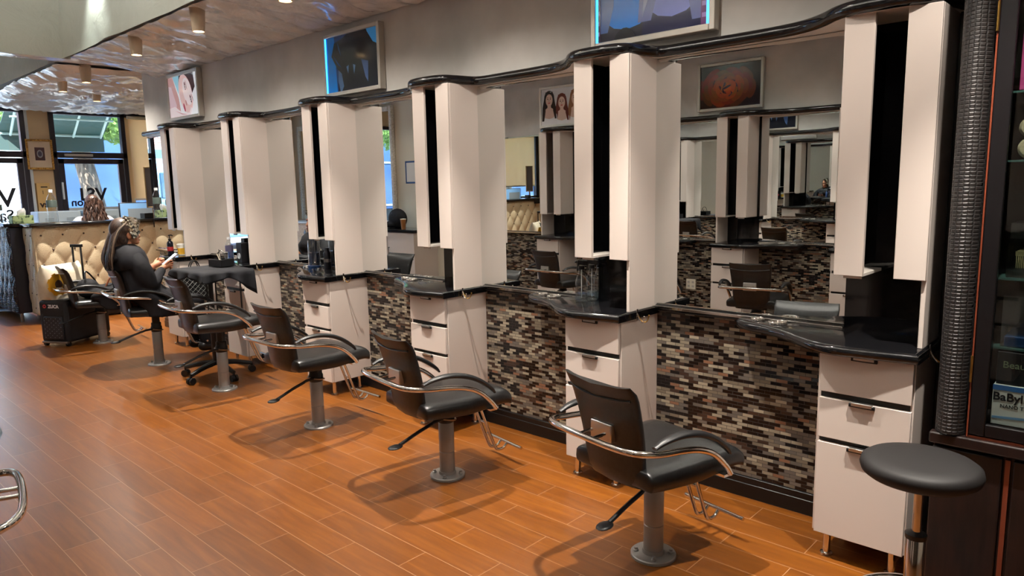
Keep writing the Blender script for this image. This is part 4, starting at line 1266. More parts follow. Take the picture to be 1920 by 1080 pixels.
# hair: cap plus hanging strands
hair_m = add_noise_color(mat('dark_brown_hair', (52, 38, 32), .45), (28, 19, 16), (72, 54, 44), 30, 3, stretch=(1, 6, 1))
strand_l = mat('bleached_strand', (108, 92, 76), .5)
m = MB()
m.ball(cl(-.943, py, 1.200), (.098, .083, .098), 20)
m.ball(cl(-.965, py, 1.13), (.070, .078, .10), 16)
capsule(m, cl(-.985, py, 1.10), cl(-1.045, py, .93), .062, .03)
hr = remesh(m.build('hair', hair_m, client), .009, 3)
random.seed(3)
for k in range(40):
    a = -1.35 + 2.7 * k / 39
    x0, y0, z0 = -.90 - .02 * abs(a), py + .075 * math.sin(a), 1.285 - .03 * abs(math.sin(a))
    x1, y1, z1 = -1.02 + .02 * random.random(), py + .095 * math.sin(a), 1.17
    x2, y2, z2 = -1.055 - .03 * random.random(), py + .10 * math.sin(a) + .01 * random.uniform(-1, 1), .98
    x3, y3, z3 = -1.085 + .03 * random.random(), py + .085 * math.sin(a), .90 - .04 * random.random()
    MB().tube(crom([cl(x0, y0, z0), cl(x1, y1, z1), cl(x2, y2, z2), cl(x3, y3, z3)], 5), [.007] * 12 + [.006, .005, .004, .003], 6).build('hair_strand', strand_l if k % 3 == 0 else hair_m, hr)
foil_m = add_noise_color(mat('aluminium_foil', (220, 214, 196), .22, 1.0), (200, 190, 160), (236, 234, 226), 40, 2, bump=.5)
def foil(p0, p1, w, t):
    p0 = Vector(cl(*p0)); p1 = Vector(cl(*p1)); d = (p1 - p0)
    side = Vector((0, 1, 0)).cross(d).normalized() * w / 2
    def fn(u, v):
        q = p0 + d * u + side * (2 * v - 1)
        q = q + Vector((0, -.006 * math.sin(u * 9 + v * 5) + t * math.sin(PI * v), .004 * math.sin(v * 11)))
        return q
    o = MB().grid(fn, 8, 5).build('foil', foil_m, hr, angle=30, recalc=False)
    md = o.modifiers.new('s', 'SOLIDIFY'); md.thickness = .002
ny = py - .078
foil((-.905, ny - .004, 1.215), (-.835, ny + .02, 1.150), .055, -.006)
foil((-.90, ny - .008, 1.19), (-.862, ny - .002, 1.125), .050, -.006)
foil((-.915, ny + .002, 1.235), (-.825, ny + .035, 1.205), .034, -.006)
foil((-.92, ny + .010, 1.262), (-.812, ny + .050, 1.232), .030, -.006)
foil((-.93, ny + .025, 1.285), (-.800, ny + .065, 1.250), .028, -.006)
foil((-.94, ny + .045, 1.298), (-.815, ny + .085, 1.272), .026, -.006)
foil((-.96, ny + .01, 1.262), (-.885, ny + .004, 1.205), .030, -.006)
ph = empty('smartphone', (-.585, py - .02, .915), 0, 'light smartphone held in the hands of the seated client', 'phone')
MB().box(-.0045, .0045, -.036, .036, -.075, .075).build('phone_case', mat('phone_silver', (190, 196, 208), .3, .4), ph, bevel=.004, rot=(0, R(52), R(-8)))
MB().box(-.0055, -.0042, -.032, .032, -.07, .07).build('phone_screen', mat('phone_screen', (214, 222, 238), .1, emit=.5), ph, rot=(0, R(52), R(-8)))

# receptionist seen from behind
rec = empty('person', (.03, 10.28, 0), 0, 'long-haired receptionist seen from behind over the desk top', 'person')
m = MB()
capsule(m, (0, 0, .55), (0, 0, 1.03), .15, .145)
capsule(m, (-.15, 0, 1.12), (.15, 0, 1.12), .075, .075)
capsule(m, (0, 0, 1.10), (0, .01, 1.24), .052, .05)
m.ball((0, .015, 1.36), (.073, .09, .105), 18)
m.ball((0, .095, 1.335), (.012, .018, .02), 8)
for s in (-1, 1):
    capsule(m, (s * .20, 0, 1.11), (s * .25, .06, .80), .055, .045)
    capsule(m, (s * .24, .06, .78), (s * .12, .30, .80), .042, .028)
    capsule(m, (s * .12, .30, .80), (s * .11, .37, .80), .028, .024)
    for k in range(4): m.tube([(s * (.09 + .016 * k), .38, .80), (s * (.09 + .016 * k), .425, .805), (s * (.09 + .016 * k), .445, .79)], [.009, .008, .006], 7)
    m.tube([(s * .085, .34, .80), (s * .06, .38, .80)], [.010, .007], 7)
    capsule(m, (s * .09, 0, .52), (s * .10, .34, .52), .085, .06)
    capsule(m, (s * .10, .34, .50), (s * .10, .32, .12), .055, .038)
    capsule(m, (s * .10, .32, .07), (s * .10, .43, .055), .036, .03)
remesh(m.build('body', skin_m, rec), .011, 4)
m = MB()
capsule(m, (0, 0, .56), (0, 0, 1.04), .16, .155)
capsule(m, (-.155, 0, 1.125), (.155, 0, 1.125), .084, .084)
for s in (-1, 1): capsule(m, (s * .20, 0, 1.11), (s * .25, .055, .84), .066, .060)
remesh(m.build('blouse', mat('pale_blouse', (206, 200, 196), .8), rec), .012, 4)
m = MB(); rh = add_noise_color(mat('wavy_brown_hair', (60, 40, 32), .4), (30, 20, 18), (78, 56, 46), 14, 4, stretch=(4, 4, .7), bump=.5, dist=.01)
m.ball((0, .0, 1.385), (.086, .098, .105), 20)
m.ball((0, -.05, 1.30), (.10, .07, .13), 16)
m.ball((0, -.07, 1.19), (.135, .065, .13), 16)
m.ball((-.10, -.05, 1.12), (.085, .06, .10), 14)
m.ball((.09, -.05, 1.11), (.09, .06, .10), 14)
hr2 = remesh(m.build('hair', rh, rec), .011, 4)
random.seed(5)
for k in range(34):
    a = -1.35 + 2.7 * k / 33
    pts = []
    for j in range(8):
        t = j / 7
        r = .085 + .06 * t ** 1.2
        pts.append((r * 1.18 * math.sin(a) + .012 * math.sin(j * 1.9 + k * 2.1), -.035 - r * .85 * math.cos(a) - .008 * math.cos(j * 2.3 + k), 1.45 - .06 * abs(math.sin(a)) - (.36 + .05 * math.sin(k * 3.3)) * t))
    MB().tube(crom(pts, 3), .0075, 6).build('hair_strand', rh, hr2)
rc = empty('office_chair', (.03, 10.23, 0), 0, 'plain office chair of the receptionist, hidden behind the desk', 'chair')
MB().box(-.22, .22, -.2, .22, .40, .45).build('seat', vinyl, rc, bevel=.02)
MB().cyl((0, 0, .05), (0, 0, .40), .025).build('post', steel, rc)
for k in range(5):
    a = k * 2 * PI / 5 + .3
    MB().tube([(0, 0, .08), (.26 * math.cos(a), .26 * math.sin(a), .03)], .018, 8).build('leg', black_pl, rc)

# ---------------------------------------------------------------- counter items
def pump_bottle(x, y, z, label):
    e = empty('pump_bottle', (x, y, z), R(20), label, 'bottle')
    bm_ = mat('dark_bottle', (22, 24, 34), .2)
    MB().lathe([(.001, 0), (.027, .002), (.029, .01), (.029, .12), (.024, .135), (.011, .145), (.011, .152)], seg=20).build('bottle_body', bm_, e, angle=50)
    MB().lathe([(.0293, .045), (.0296, .046), (.0296, .085), (.0293, .086)], seg=20, cap=False).build('bottle_label', mat('red_label', (170, 50, 52), .5), e)
    p = MB().cyl((0, 0, .15), (0, 0, .165), .014).cyl((0, 0, .165), (0, 0, .195), .004)
    p.tube([(-.012, 0, .197), (.02, 0, .199), (.036, 0, .192)], .006, 8)
    p.build('pump', black_pl, e)
pump_bottle(-.27, 7.16, ZC, 'black pump bottle with a red label on the farthest countertop')
e = empty('product_tub', (-.20, 7.06, ZC), 0, 'white tub with yellow label on the farthest countertop', 'tub')
MB().lathe([(.001, 0), (.038, .002), (.040, .01), (.044, .10)], seg=24).build('tub_body', mat('tub_white', (226, 222, 208), .45), e, angle=50)
MB().lathe([(.0405, .015), (.0432, .075)], seg=24, cap=False).build('tub_label', mat('yellow_label', (214, 164, 48), .5), e)
MB().lathe([(.046, .098), (.047, .112), (.001, .118)], seg=24).build('tub_lid', mat('lid_white', (235, 232, 222), .4), e, angle=50)
e = empty('clear_tumbler', (-.075, 7.12, ZC), 0, 'tall clear tumbler behind the yellow-labelled tub', 'cup')
MB().lathe([(.001, 0), (.026, .001), (.034, .15), (.032, .15), (.024, .006)], seg=20).build('tumbler_wall', clear, e, angle=50)
# comb jar
jar_blue = glass_mat('blue_disinfectant', (.12, .25, .42))
e = empty('comb_jar', (-.10, 4.86, ZC), 0, 'tall disinfectant jar of dark blue liquid with combs standing in it', 'jar')
MB().lathe([(.001, 0), (.050, .002), (.052, .02), (.050, .03), (.046, .035), (.046, .225), (.044, .225), (.044, .03)], seg=28).build('jar_glass', clear, e, angle=50)
MB().lathe([(.001, .034), (.043, .035), (.043, .13), (.001, .131)], seg=24).build('jar_liquid', mat('dark_blue_liquid', (16, 38, 66), .1), e, angle=50)
MB().lathe([(.001, 0), (.052, .001), (.052, .03), (.046, .034), (.001, .035)], seg=28).build('jar_base', mat('jar_base_blue', (20, 40, 70), .25), e, angle=50)
for k, (dx, dy, h) in enumerate(((.015, .01, .27), (-.015, .012, .25), (.0, -.018, .28), (.02, -.012, .24))):
    c = MB().obox((dx * .6, dy * .6, .13 + h / 4), (.0015, 0, 0), (dx * .2, dy * .2, h / 2 - .03), (0, .010, 0))
    c.build('comb', mat('comb_dark', (34, 36, 44), .4), e, bevel=.001)
e = empty('spray_can', (-.06, 4.74, ZC), 0, 'short dark canister beside the blue comb jar', 'can')
MB().lathe([(.001, 0), (.028, .001), (.028, .13), (.022, .14), (.018, .15), (.018, .17), (.001, .172)], seg=20).build('can_body', mat('can_dark', (30, 30, 36), .3, .4), e, angle=50)
MB().lathe([(.0284, .06), (.0284, .085)], seg=20, cap=False).build('can_band', steel, e)
tag(MB().lathe([(.001, 0), (.035, .0), (.042, .02), (.040, .022), (.033, .004), (.001, .004)], (-.17, 4.71, ZC), 20).build('glass_dish', clear, angle=50), 'small shallow glass dish beside the blue comb jar', 'dish')
# spray bottles
def spray(x, y, z, rz, label):
    e = empty('spray_bottle', (x, y, z), rz, label, 'bottle', 'spray bottles on the second countertop')
    MB().lathe([(.001, 0), (.031, .001), (.033, .008), (.033, .105), (.030, .12), (.019, .150), (.015, .165), (.0135, .18)], seg=24).build('bottle_shell', clear, e, angle=60)
    MB().lathe([(.001, .004), (.0305, .005), (.0305, .05), (.001, .0505)], seg=24).build('water', glass_mat('water', (.86, .91, .93), .08), e, angle=50)
    MB().cyl((0, 0, .02), (0, 0, .18), .002).build('dip_tube', mat('dip_white', (220, 222, 222), .5), e)
    h = MB().cyl((0, 0, .172), (0, 0, .192), .0165)
    h.obox((-.004, 0, .208), (.030, 0, .004), (0, .009, 0), (-.001, 0, .012))
    h.cyl((.026, 0, .213), (.038, 0, .214), .006)
    h.tube([(.018, 0, .20), (.026, 0, .185), (.024, 0, .165)], .0035, 6)
    h.build('spray_head', black_pl, e, bevel=.001)
spray(-.11, 2.255, ZC, R(150), 'clear spray bottle with black trigger, front one of the pair on the second countertop')
spray(-.042, 2.238, ZC, R(110), 'clear spray bottle with black trigger, rear one against the mirror on the second countertop')
water_bottle(-.28, 5.90, ZC, .8, 'small clear water bottle with dark blue cap on the counter behind the trolley', (70, 66, 90))
e = empty('hair_clipper_stand', (-.16, 5.90, ZC), 0, 'black grooming box with a round emblem on the counter behind the trolley', 'box')
MB().box(-.035, .035, -.045, .045, 0, .17).build('box_body', cardm, e, bevel=.003)
MB().lathe([(.026, 0), (.026, .003), (.018, .003), (.018, .001)], seg=24).build('round_emblem', mat('emblem_grey', (170, 176, 180), .4), e, rot=(0, R(-90), 0), loc=(-.0355, 0, .055))
tag(MB().obox((-.08, 5.99, ZC + .10), (.03, 0, 0), (0, .03, 0), (0, 0, .10)).build('product_carton', cardm, bevel=.003), 'tall black carton against the mirror behind the trolley', 'box')
blu = mat('blue_bottle', (46, 64, 104), .25)
tag(MB().lathe([(.001, 0), (.024, 0), (.024, .11), (.010, .13), (.010, .15), (.001, .151)], (-.22, 6.00, ZC), 18).build('product_bottle', blu, angle=50), 'blue product bottle beside the water bottle behind the trolley', 'bottle')

# ---------------------------------------------------------------- trolley with cape draped over it
t = empty('salon_trolley', (-.60, 5.60, 0), R(0), 'black rolling trolley on a five-star castor base behind the third visible empty chair', 'trolley')
for k in range(5):
    a = R(200) + k * 2 * PI / 5
    dx, dy = math.cos(a), math.sin(a)
    lg = MB().tube([(.02 * dx, .02 * dy, .12), (.14 * dx, .14 * dy, .105), (.27 * dx, .27 * dy, .075)], [.024, .021, .016], 10).build('base_leg', black_pl, t)
    c = MB()
    for s in (-1, 1): c.cyl((.27 * dx - s * dy * .006, .27 * dy + s * dx * .006, .028), (.27 * dx - s * dy * .024, .27 * dy + s * dx * .024, .028), .028, 16)
    c.cyl((.27 * dx - dy * .02, .27 * dy + dx * .02, .028), (.27 * dx + dy * .02, .27 * dy - dx * .02, .028), .01)
    c.cyl((.27 * dx, .27 * dy, .04), (.27 * dx, .27 * dy, .08), .009)
    c.build('castor', black_pl, lg)
MB().cyl((0, 0, .10), (0, 0, .45), .028).cyl((0, 0, .45), (0, 0, .84), .018).build('column', black_pl, t)
MB().box(-.16, .20, -.26, .30, .835, .86).box(-.16, -.145, -.26, .30, .86, .875).box(.185, .20, -.26, .30, .86, .875).build('tray', black_pl, t, bevel=.008)
MB().tube([(-.12, -.2, .835), (-.12, -.2, .46), (-.12, .24, .46), (-.12, .24, .835)], .006, 8).build('side_rail', black_pl, t)
MB().tube([(.15, -.2, .835), (.15, -.2, .46), (.15, .24, .46), (.15, .24, .835)], .006, 8).build('side_rail', black_pl, t)
def drape(u, v):
    x = -.21 + .45 * u; y = -.33 + .70 * v
    dx = max(0, -.165 - x, x - .205); dy = max(0, -.265 - y, y - .305)
    z = .822 + .003 * N(x * 9, y * 9, 3)
    X, Y = x, y
    over = dx + dy
    edge_u = 0
    if u < .1: edge_u = (.1 - u) / .1
    if v < .1: edge_u = max(edge_u, (.1 - v) / .1)
    if v > .9: edge_u = max(edge_u, (v - .9) / .1)
    drop = edge_u * (.065 + .02 * math.sin(u * 9 + v * 11)) + (.13 * u ** 4 * (1 - v) ** 3 * edge_u)
    z -= drop
    if u < .1: X = -.175 - .012 * math.sin(v * 22) * edge_u - .01 * edge_u
    if v < .1: Y = -.275 - .015 * math.sin(u * 20) * edge_u - .01 * edge_u
    if v > .9: Y = .315 + .015 * math.sin(u * 20) * edge_u
    return (X, Y, z)
dr = MB().grid(drape, 48, 60).build('draped_cape', cape_m, loc=(-.60, 5.60, .06), angle=80, recalc=False)
dr.modifiers.new('s', 'SOLIDIFY').thickness = .003
tag(dr, 'black hairdressing cape draped over the top of the rolling trolley', 'cape')
e = empty('colour_bowl_tray', (-.46, 5.68, .888), R(10), 'black open tray of brushes and clips on the draped trolley', 'tray')
f = MB(); f.box(-.06, .06, -.085, .085, 0, .006)
f.box(-.06, -.054, -.085, .085, 0, .06).box(.054, .06, -.085, .085, 0, .06).box(-.06, .06, -.085, -.079, 0, .06).box(-.06, .06, .079, .085, 0, .06)
f.build('tray_body', black_pl, e, bevel=.002)
for k in range(4):
    MB().tube([(-.03 + .02 * k, -.05 + .03 * k, .01), (-.02 + .02 * k, .02 + .02 * k, .10 + .01 * k)], .004, 6).build('tint_brush', mat('brush_handle', (40, 36, 40) if k % 2 else (150, 140, 120), .4), e)
MB().tube(crom([(0, -.06, .05), (0, -.03, .12), (0, .02, .12), (0, .05, .05)], 5), .004, 6).build('carry_handle', black_pl, e)
# quilted bag hanging from the farthest hook
q = empty('quilted_handbag', (-.20, 6.84, .74), R(0), 'black quilted handbag with a chain, hanging below the farthest countertop hook', 'handbag')
MB().box(-.15, .15, -.045, .02, -.28, -.02).build('bag_body', mat('quilted_black', (24, 24, 27), .35), q, bevel=.03, seg=4)
qd = MB()
for k in range(-6, 9):
    for s in (-1, 1):
        x0 = -.15 + .05 * k; x1 = x0 + .22
        a = Vector((x0, -.0475, -.25 if s > 0 else -.04)); b = Vector((x1, -.0475, -.04 if s > 0 else -.25))
        ta, tb_ = 0, 1
        if a.x < -.125: ta = (-.125 - a.x) / (b.x - a.x)
        if b.x > .125: tb_ = (.125 - a.x) / (b.x - a.x)
        if ta < tb_: qd.tube([a.lerp(b, ta), a.lerp(b, tb_)], .0018, 5)
qd.build('quilt_stitching', mat('silver_thread', (120, 124, 120), .4, .5), q)
MB().tube(crom([(-.12, -.02, -.03), (-.10, -.02, .03), (.0, -.02, .045), (.10, -.02, .03), (.12, -.02, -.03)], 6), .005, 6).build('chain_strap', steel, q)
for s in (-.02, .02):
    MB().tube(crom([(-.06, s - .02, -.03), (-.035, s - .02, .07), (.0, s - .02, .105), (.035, s - .02, .07), (.06, s - .02, -.03)], 6), .006, 8).build('bag_handle', black_pl, q)

# ---------------------------------------------------------------- suitcase, carrier bag, things on the farthest chair
su = empty('rolling_suitcase', (-.875, 8.16, 0), R(30), 'black rolling suitcase with a studded front pocket, standing by the cream desk', 'suitcase')
sm_ = mat('suitcase_fabric', (22, 24, 30), .6)
MB().box(-.275, .275, -.165, .165, .035, .46).build('suitcase_body', sm_, su, bevel=.035, seg=4)
MB().box(-.292, -.27, -.12, .10, .07, .30).build('front_pocket', mat('pocket_mesh', (30, 32, 38), .5), su, bevel=.01)
st = MB()
for i in range(8):
    for j in range(10):
        if (i + j) % 2: st.box(-.2945, -.291, -.105 + i * .027, -.099 + i * .027, .09 + j * .021, .094 + j * .021)
st.build('pocket_studs', mat('stud_silver', (170, 176, 186), .3, .6), su)
for x in (-.25, .25):
    for y in (-.13, .13): MB().cyl((x, y - .015, .022), (x, y + .015, .022), .022, 16).build('wheel', black_pl, su)
MB().box(-.285, -.255, -.15, .15, .03, .05).build('bottom_guard', steel, su, bevel=.003)
text('ZUCA', 'suitcase_lettering', mat('logo_white', (225, 225, 228), .5), .045, (-.2765, -.02, .385), (R(90), 0, R(-90)), su, .001, False, .002)
MB().lathe([(.010, 0), (.018, 0), (.018, .002), (.010, .002), (.010, 0)], seg=20, cap=False).build('logo_ring', mat('logo_red', (200, 50, 50), .5), su, rot=(0, R(-90), 0), loc=(-.2755, .085, .40))
hd = MB()
hd.tube([(.10, -.05, .45), (.10, -.05, .97)], .010, 8).tube([(.10, .05, .45), (.10, .05, .97)], .010, 8)
hd.box(.08, .12, -.062, .062, .955, .985)
hd.build('telescopic_handle', black_pl, su, bevel=.004)
bagm = add_noise_color(mat('cream_carrier_bag', (206, 194, 172), .6), (196, 184, 160), (220, 210, 190), 6, 4, bump=.4, dist=.02)
cb_ = empty('carrier_bag', (-.96, 8.18, .462), R(22), 'cream carrier bag printed with a yellow sunflower, on top of the black suitcase', 'bag')
rings = []
for i in range(9):
    t_ = i / 8
    hw, hd_ = .20 + .03 * math.sin(t_ * 3), .095 * (1 - t_) ** .6 + .02
    rings.append([(hw * (abs(math.cos(a)) ** .4) * (1 if math.cos(a) > 0 else -1) + .012 * N(i, a, 2), hd_ * (abs(math.sin(a)) ** .5) * (1 if math.sin(a) > 0 else -1) + .012 * N(a * 2, i, 5), .33 * t_ + .02 * math.sin(a * 2 + 1) * t_) for a in [2 * PI * k / 32 for k in range(32)]])
cbb = MB().rings(rings).build('bag_body', bagm, cb_, angle=70)
sf = MB(); 
for k in range(16):
    a = k * 2 * PI / 16
    pr_ = .105 + .012 * (k % 2); sf.quad((-.12 + .03 * math.cos(a - .3), -.114, .15 + .03 * math.sin(a - .3)), (-.12 + .03 * math.cos(a + .3), -.114, .15 + .03 * math.sin(a + .3)), (-.12 + pr_ * math.cos(a + .19), -.108, .15 + pr_ * math.sin(a + .19)), (-.12 + pr_ * math.cos(a - .19), -.108, .15 + pr_ * math.sin(a - .19)))
sf.build('sunflower_petals', mat('sunflower_yellow', (228, 170, 40), .6), cb_, smooth=False, recalc=False).modifiers.new('s', 'SOLIDIFY').thickness = .002
MB().ball((-.12, -.114, .15), (.04, .006, .045), 14).build('sunflower_centre', mat('sunflower_brown', (60, 40, 28), .7), cb_)
# black bag / jacket heap on the farthest chair
hb = empty('black_bag', (-.72, 7.84, .46), 0, 'slouchy black bag with brown straps lying on the farthest salon chair', 'bag')
m = MB()
m.ball((0, 0, .06), (.20, .19, .07), 16); m.ball((-.10, .03, .11), (.10, .14, .09), 14); m.ball((.08, -.03, .07), (.14, .12, .07), 14)
m.ball((.05, -.24, -.02), (.15, .02, .10), 12); m.ball((-.02, -.20, .03), (.14, .06, .06), 12)
remesh(m.build('bag_body', cape_m, hb), .011, 5)
brn = mat('brown_leather_strap', (120, 66, 40), .4)
MB().tube(crom([(.02, -.10, .11), (.08, -.08, .20), (.16, -.02, .18), (.18, .06, .09)], 6), .009, 8).build('strap', brn, hb)
MB().tube(crom([(-.14, -.08, .10), (-.12, .0, .27), (-.04, .05, .20), (.02, .1, .10)], 6), .008, 8).build('strap', black_pl, hb)
# floor mats strip at the station foot
# ---------------------------------------------------------------- glass display cabinet with crocodile pilaster
wood_dk = add_noise_color(mat('dark_mahogany', (26, 17, 16), .35), (20, 14, 14), (36, 22, 20), 8, 4, stretch=(8, 8, 1))
trim_red = mat('red_wood_trim', (110, 52, 34), .3)
dc = empty('display_cabinet', (0, 0, 0), 0, 'tall dark glass-fronted display cabinet at the right edge of the photo', 'cabinet')
c = MB()
c.box(-.335, 0, .515, .535, .0, 2.62).box(-.335, 0, -1.3, -1.28, .0, 2.62).box(-.02, 0.0, -1.28, .515, 0, 2.62).box(-.335, -.02, -1.28, .515, 2.58, 2.62).box(-.335, -.02, -1.28, .515, 0, .64)
c.build('cabinet_carcass', wood_dk, dc, bevel=.002)
MB().box(-.375, -.335, -1.3, .545, .585, .625).build('ledge', wood_dk, dc, bevel=.006)
MB().box(-.362, -.335, -1.3, .436, .625, .634).build('ledge_trim', trim_red, dc)
MB().box(-.355, -.335, -1.3, .30, .02, .57).box(-.355, -.335, .33, .535, .02, .57).build('lower_panels', wood_dk, dc, bevel=.004)
MB().box(-.3555, -.335, .308, .322, .03, .57).build('panel_trim', trim_red, dc)
MB().box(-.34, -.30, -1.3, .535, 0, .02).build('plinth', black_pl, dc)
dr_ = MB()
dr_.box(-.365, -.337, .385, .432, .638, 2.60).box(-.365, -.337, -.50, -.45, .638, 2.60).box(-.365, -.337, -.45, .385, .638, .68).box(-.365, -.337, -.45, .385, 2.53, 2.60)
dd = dr_.build('glass_door', mat('door_black', (16, 14, 16), .3), dc, bevel=.003)
MB().box(-.353, -.349, -.45, .385, .68, 2.53).build('door_pane', cab_glass, dd, smooth=False)
MB().box(-.368, -.358, .432, .4365, .63, 2.60).build('door_edge_trim', trim_red, dd)
for z in (.82, 1.95): MB().cyl((-.370, .435, z), (-.370, .435, z + .09), .004).build('hinge', gold, dd)
for z in (1.165, 1.545, .935, 1.76): MB().box(-.33, -.02, -1.28, .513, z, z + .006).build('glass_shelf', mat('shelf_glass_edge', (60, 84, 78), .1), dc)
cp = croc_dark
MB().grid(lambda u, v: (-.335 - .055 * math.sin(PI * u) ** .6, .535 - .092 * u, .63 + 1.97 * v), 20, 60).build('crocodile_pilaster', cp, dc, recalc=False)
# contents
def pbox(y0, y1, x0, x1, z, h, c, name, label, cat, rough=.4):
    return tag(MB().box(x0, x1, y0, y1, z, z + h).build(name, mat(name + '_card', c, rough), bevel=.002), label, cat)
z = .695
bb = pbox(.10, .375, -.34, -.25, .682, .135, (226, 222, 214), 'hair_tool_box', 'white hair tool box with black lettering at the bottom of the display cabinet', 'box')
MB().box(-.3415, -.3405, .10, .375, .800, .817).build('blue_band', mat('band_blue', (60, 110, 170), .4), bb)
MB().obox((-.3412, .24, .716), (.0004, 0, 0), (0, .132, -.010), (0, 0, .004)).build('blue_swoosh', mat('swoosh_blue', (120, 160, 200), .4), bb)
serif = mat('box_black_ink', (20, 18, 22), .5)
text('BaByliss', 'box_lettering', serif, .038, (-.3415, .374, .766), (R(90), 0, R(-90)), bb, .0004, False, .0009, 'LEFT')
text('NANO TITANIUM', 'box_lettering', serif, .0165, (-.3415, .352, .742), (R(90), 0, R(-90)), bb, .0004, False, .0003, 'LEFT')
bx2 = pbox(.12, .37, -.33, -.22, .818, .11, (24, 24, 26), 'black_product_box', 'black box above the white hair tool box in the display cabinet', 'box')
text('Beauty', 'box_lettering', mat('ink_grey_green', (120, 130, 100), .5), .032, (-.331, .355, .875), (R(90), R(0), R(-90)), bx2, .0004, False, 0, 'LEFT')
pbox(.17, .36, -.31, -.12, .942, .035, (40, 80, 130), 'blue_pack', 'flat blue pack on the lowest glass shelf of the display cabinet', 'box')
tm = add_noise_color(mat('beige_towel_cloth', (150, 134, 104), .9), (136, 120, 92), (162, 146, 116), 60, 3, bump=.4)
for k in range(2):
    tag(MB().lathe([(.001, 0), (.026, .002), (.034, .012), (.034, .17), (.026, .18), (.001, .182)], seg=20).build('rolled_towel', tm, loc=(-.30, .335, 1.588 + k * .066), rot=(0, R(90), 0)), ['beige rolled towel on the upper cabinet shelf, lower one', 'beige rolled towel on the upper cabinet shelf, resting on the other'][k], 'towel', 'rolled towels in the display cabinet')
pbox(.24, .373, -.32, -.12, 1.768, .30, (170, 60, 110), 'magenta_box', 'tall magenta box on the top glass shelf of the display cabinet', 'box')
pbox(.05, .16, -.31, -.14, 1.768, .22, (120, 60, 120), 'purple_box', 'shorter purple box beside the magenta box in the display cabinet', 'box')
for k, (y, zz, w_, h_) in enumerate(((.30, 1.172, .14, .11), (.12, 1.172, .14, .11), (.31, .942, .12, .17), (.30, 1.30, .13, .05))):
    e = empty('clear_organizer', (-.24, y, zz), 0, ['clear plastic organizer holding combs, on the middle shelf near the cabinet hinge', 'clear plastic organizer holding combs, second along the middle shelf', 'tall clear plastic organizer on the lowest glass shelf', 'shallow clear drawer stacked on the comb organizer'][k], 'organizer')
    f = MB(); f.box(-.07, .07, -w_ / 2, w_ / 2, 0, .003).box(-.07, -.068, -w_ / 2, w_ / 2, 0, h_).box(.068, .07, -w_ / 2, w_ / 2, 0, h_).box(-.07, .07, -w_ / 2, -w_ / 2 + .002, 0, h_).box(-.07, .07, w_ / 2 - .002, w_ / 2, 0, h_)
    f.build('organizer_walls', clear, e, smooth=False)
    if k < 2:
        for j in range(3):
            cm = MB(); cm.box(-.05 + j * .04, -.046 + j * .04, -.05, .05, .07, .085)
            for i in range(20): cm.box(-.05 + j * .04, -.046 + j * .04, -.05 + i * .005, -.0475 + i * .005, .03, .07)
            cm.build('comb', mat('tan_comb', (190, 170, 120), .4), e)
# ---------------------------------------------------------------- round stool
sl = empty('round_stool', (-.745, .487, 0), 0, 'round black stool on a chrome column, front right, cut by the bottom edge', 'stool')
sl.rotation_euler = (0, 0, 0)
MB().lathe([(.001, .590), (.11, .591), (.150, .596), (.163, .606), (.168, .622), (.164, .638), (.150, .648), (.11, .652), (.001, .653)], seg=48).build('seat', mat('stool_vinyl', (17, 14, 14), .62), sl, angle=60, rot=(0, 0, 0))
MB().lathe([(.07, .565), (.07, .592)], seg=20).cyl((0, 0, .40), (0, 0, .57), .0125).build('piston', chrome, sl)
MB().lathe([(.026, .10), (.028, .40), (.022, .41), (.0125, .412)], seg=24).build('column', chrome, sl)
MB().lathe([(.030, .395), (.031, .41), (.014, .418)], seg=24).build('column_collar', black_pl, sl)
for k in range(5):
    a = k * 2 * PI / 5 + 2.2
    MB().tube([(.02 * math.cos(a), .02 * math.sin(a), .11), (.15 * math.cos(a), .15 * math.sin(a), .085), (.26 * math.cos(a), .26 * math.sin(a), .06)], [.02, .017, .013], 10).ball((.26 * math.cos(a), .26 * math.sin(a), .03), .03, 12).build('leg', chrome, sl)
ft = [(.17 * math.cos(t_), .17 * math.sin(t_), .17) for t_ in [2 * PI * k / 40 for k in range(41)]]
MB().tube(ft, .010, 10).tube([(-.17, 0, .17), (.17, 0, .17)], .006, 8).build('foot_ring', chrome, sl)

# ---------------------------------------------------------------- things on the far part of the opposite wall (seen in mirrors)
wm = empty('standing_mirror', (XO + .0, 8.78, 1.80), 0, 'tall mirror in a white carved frame on the opposite wall, beside the taped notice', 'mirror')
wf = add_noise_color(mat('white_carved_frame', (226, 222, 212), .5), (196, 192, 182), (236, 232, 224), 50, 3, bump=.6)
MB().box(-.03, .03, -.42, -.34, -.90, .90).box(-.03, .03, .34, .42, -.90, .90).box(-.03, .03, -.34, .34, -.90, -.82).box(-.03, .03, -.34, .34, .82, .90).build('mirror_frame', wf, wm, bevel=.02)
MB().box(-.01, .0, -.345, .345, -.83, .83).build('mirror_glass', mirror_m, wm, smooth=False)
wm.location = (XO + .0, 9.03, 1.80)
wb_ = empty('wall_cabinet', (XO - .03, 8.35, 0), 0, 'white two-door base cabinet with dark handles under a black top, on the opposite wall', 'cabinet')
MB().box(.0, .42, -.60, .62, .08, .84).build('cabinet_body', laminate, wb_, bevel=.002)
MB().box(-.0, .46, -.64, .66, .845, .885).build('cabinet_top', black_gran, wb_, bevel=.01)
MB().box(.0, .38, -.58, .60, 0, .08).build('plinth', black_pl, wb_)
for s in (-1, 1):
    d = MB().box(.42, .438, min(.005 * s, .60 * s), max(.005 * s, .60 * s), .085, .838).build('door', laminate, wb_, bevel=.002)
    MB().tube([(.438, s * .04, .50), (.46, s * .04, .50), (.46, s * .04, .62), (.438, s * .04, .62)], .005, 8).build('door_handle', black_pl, d)
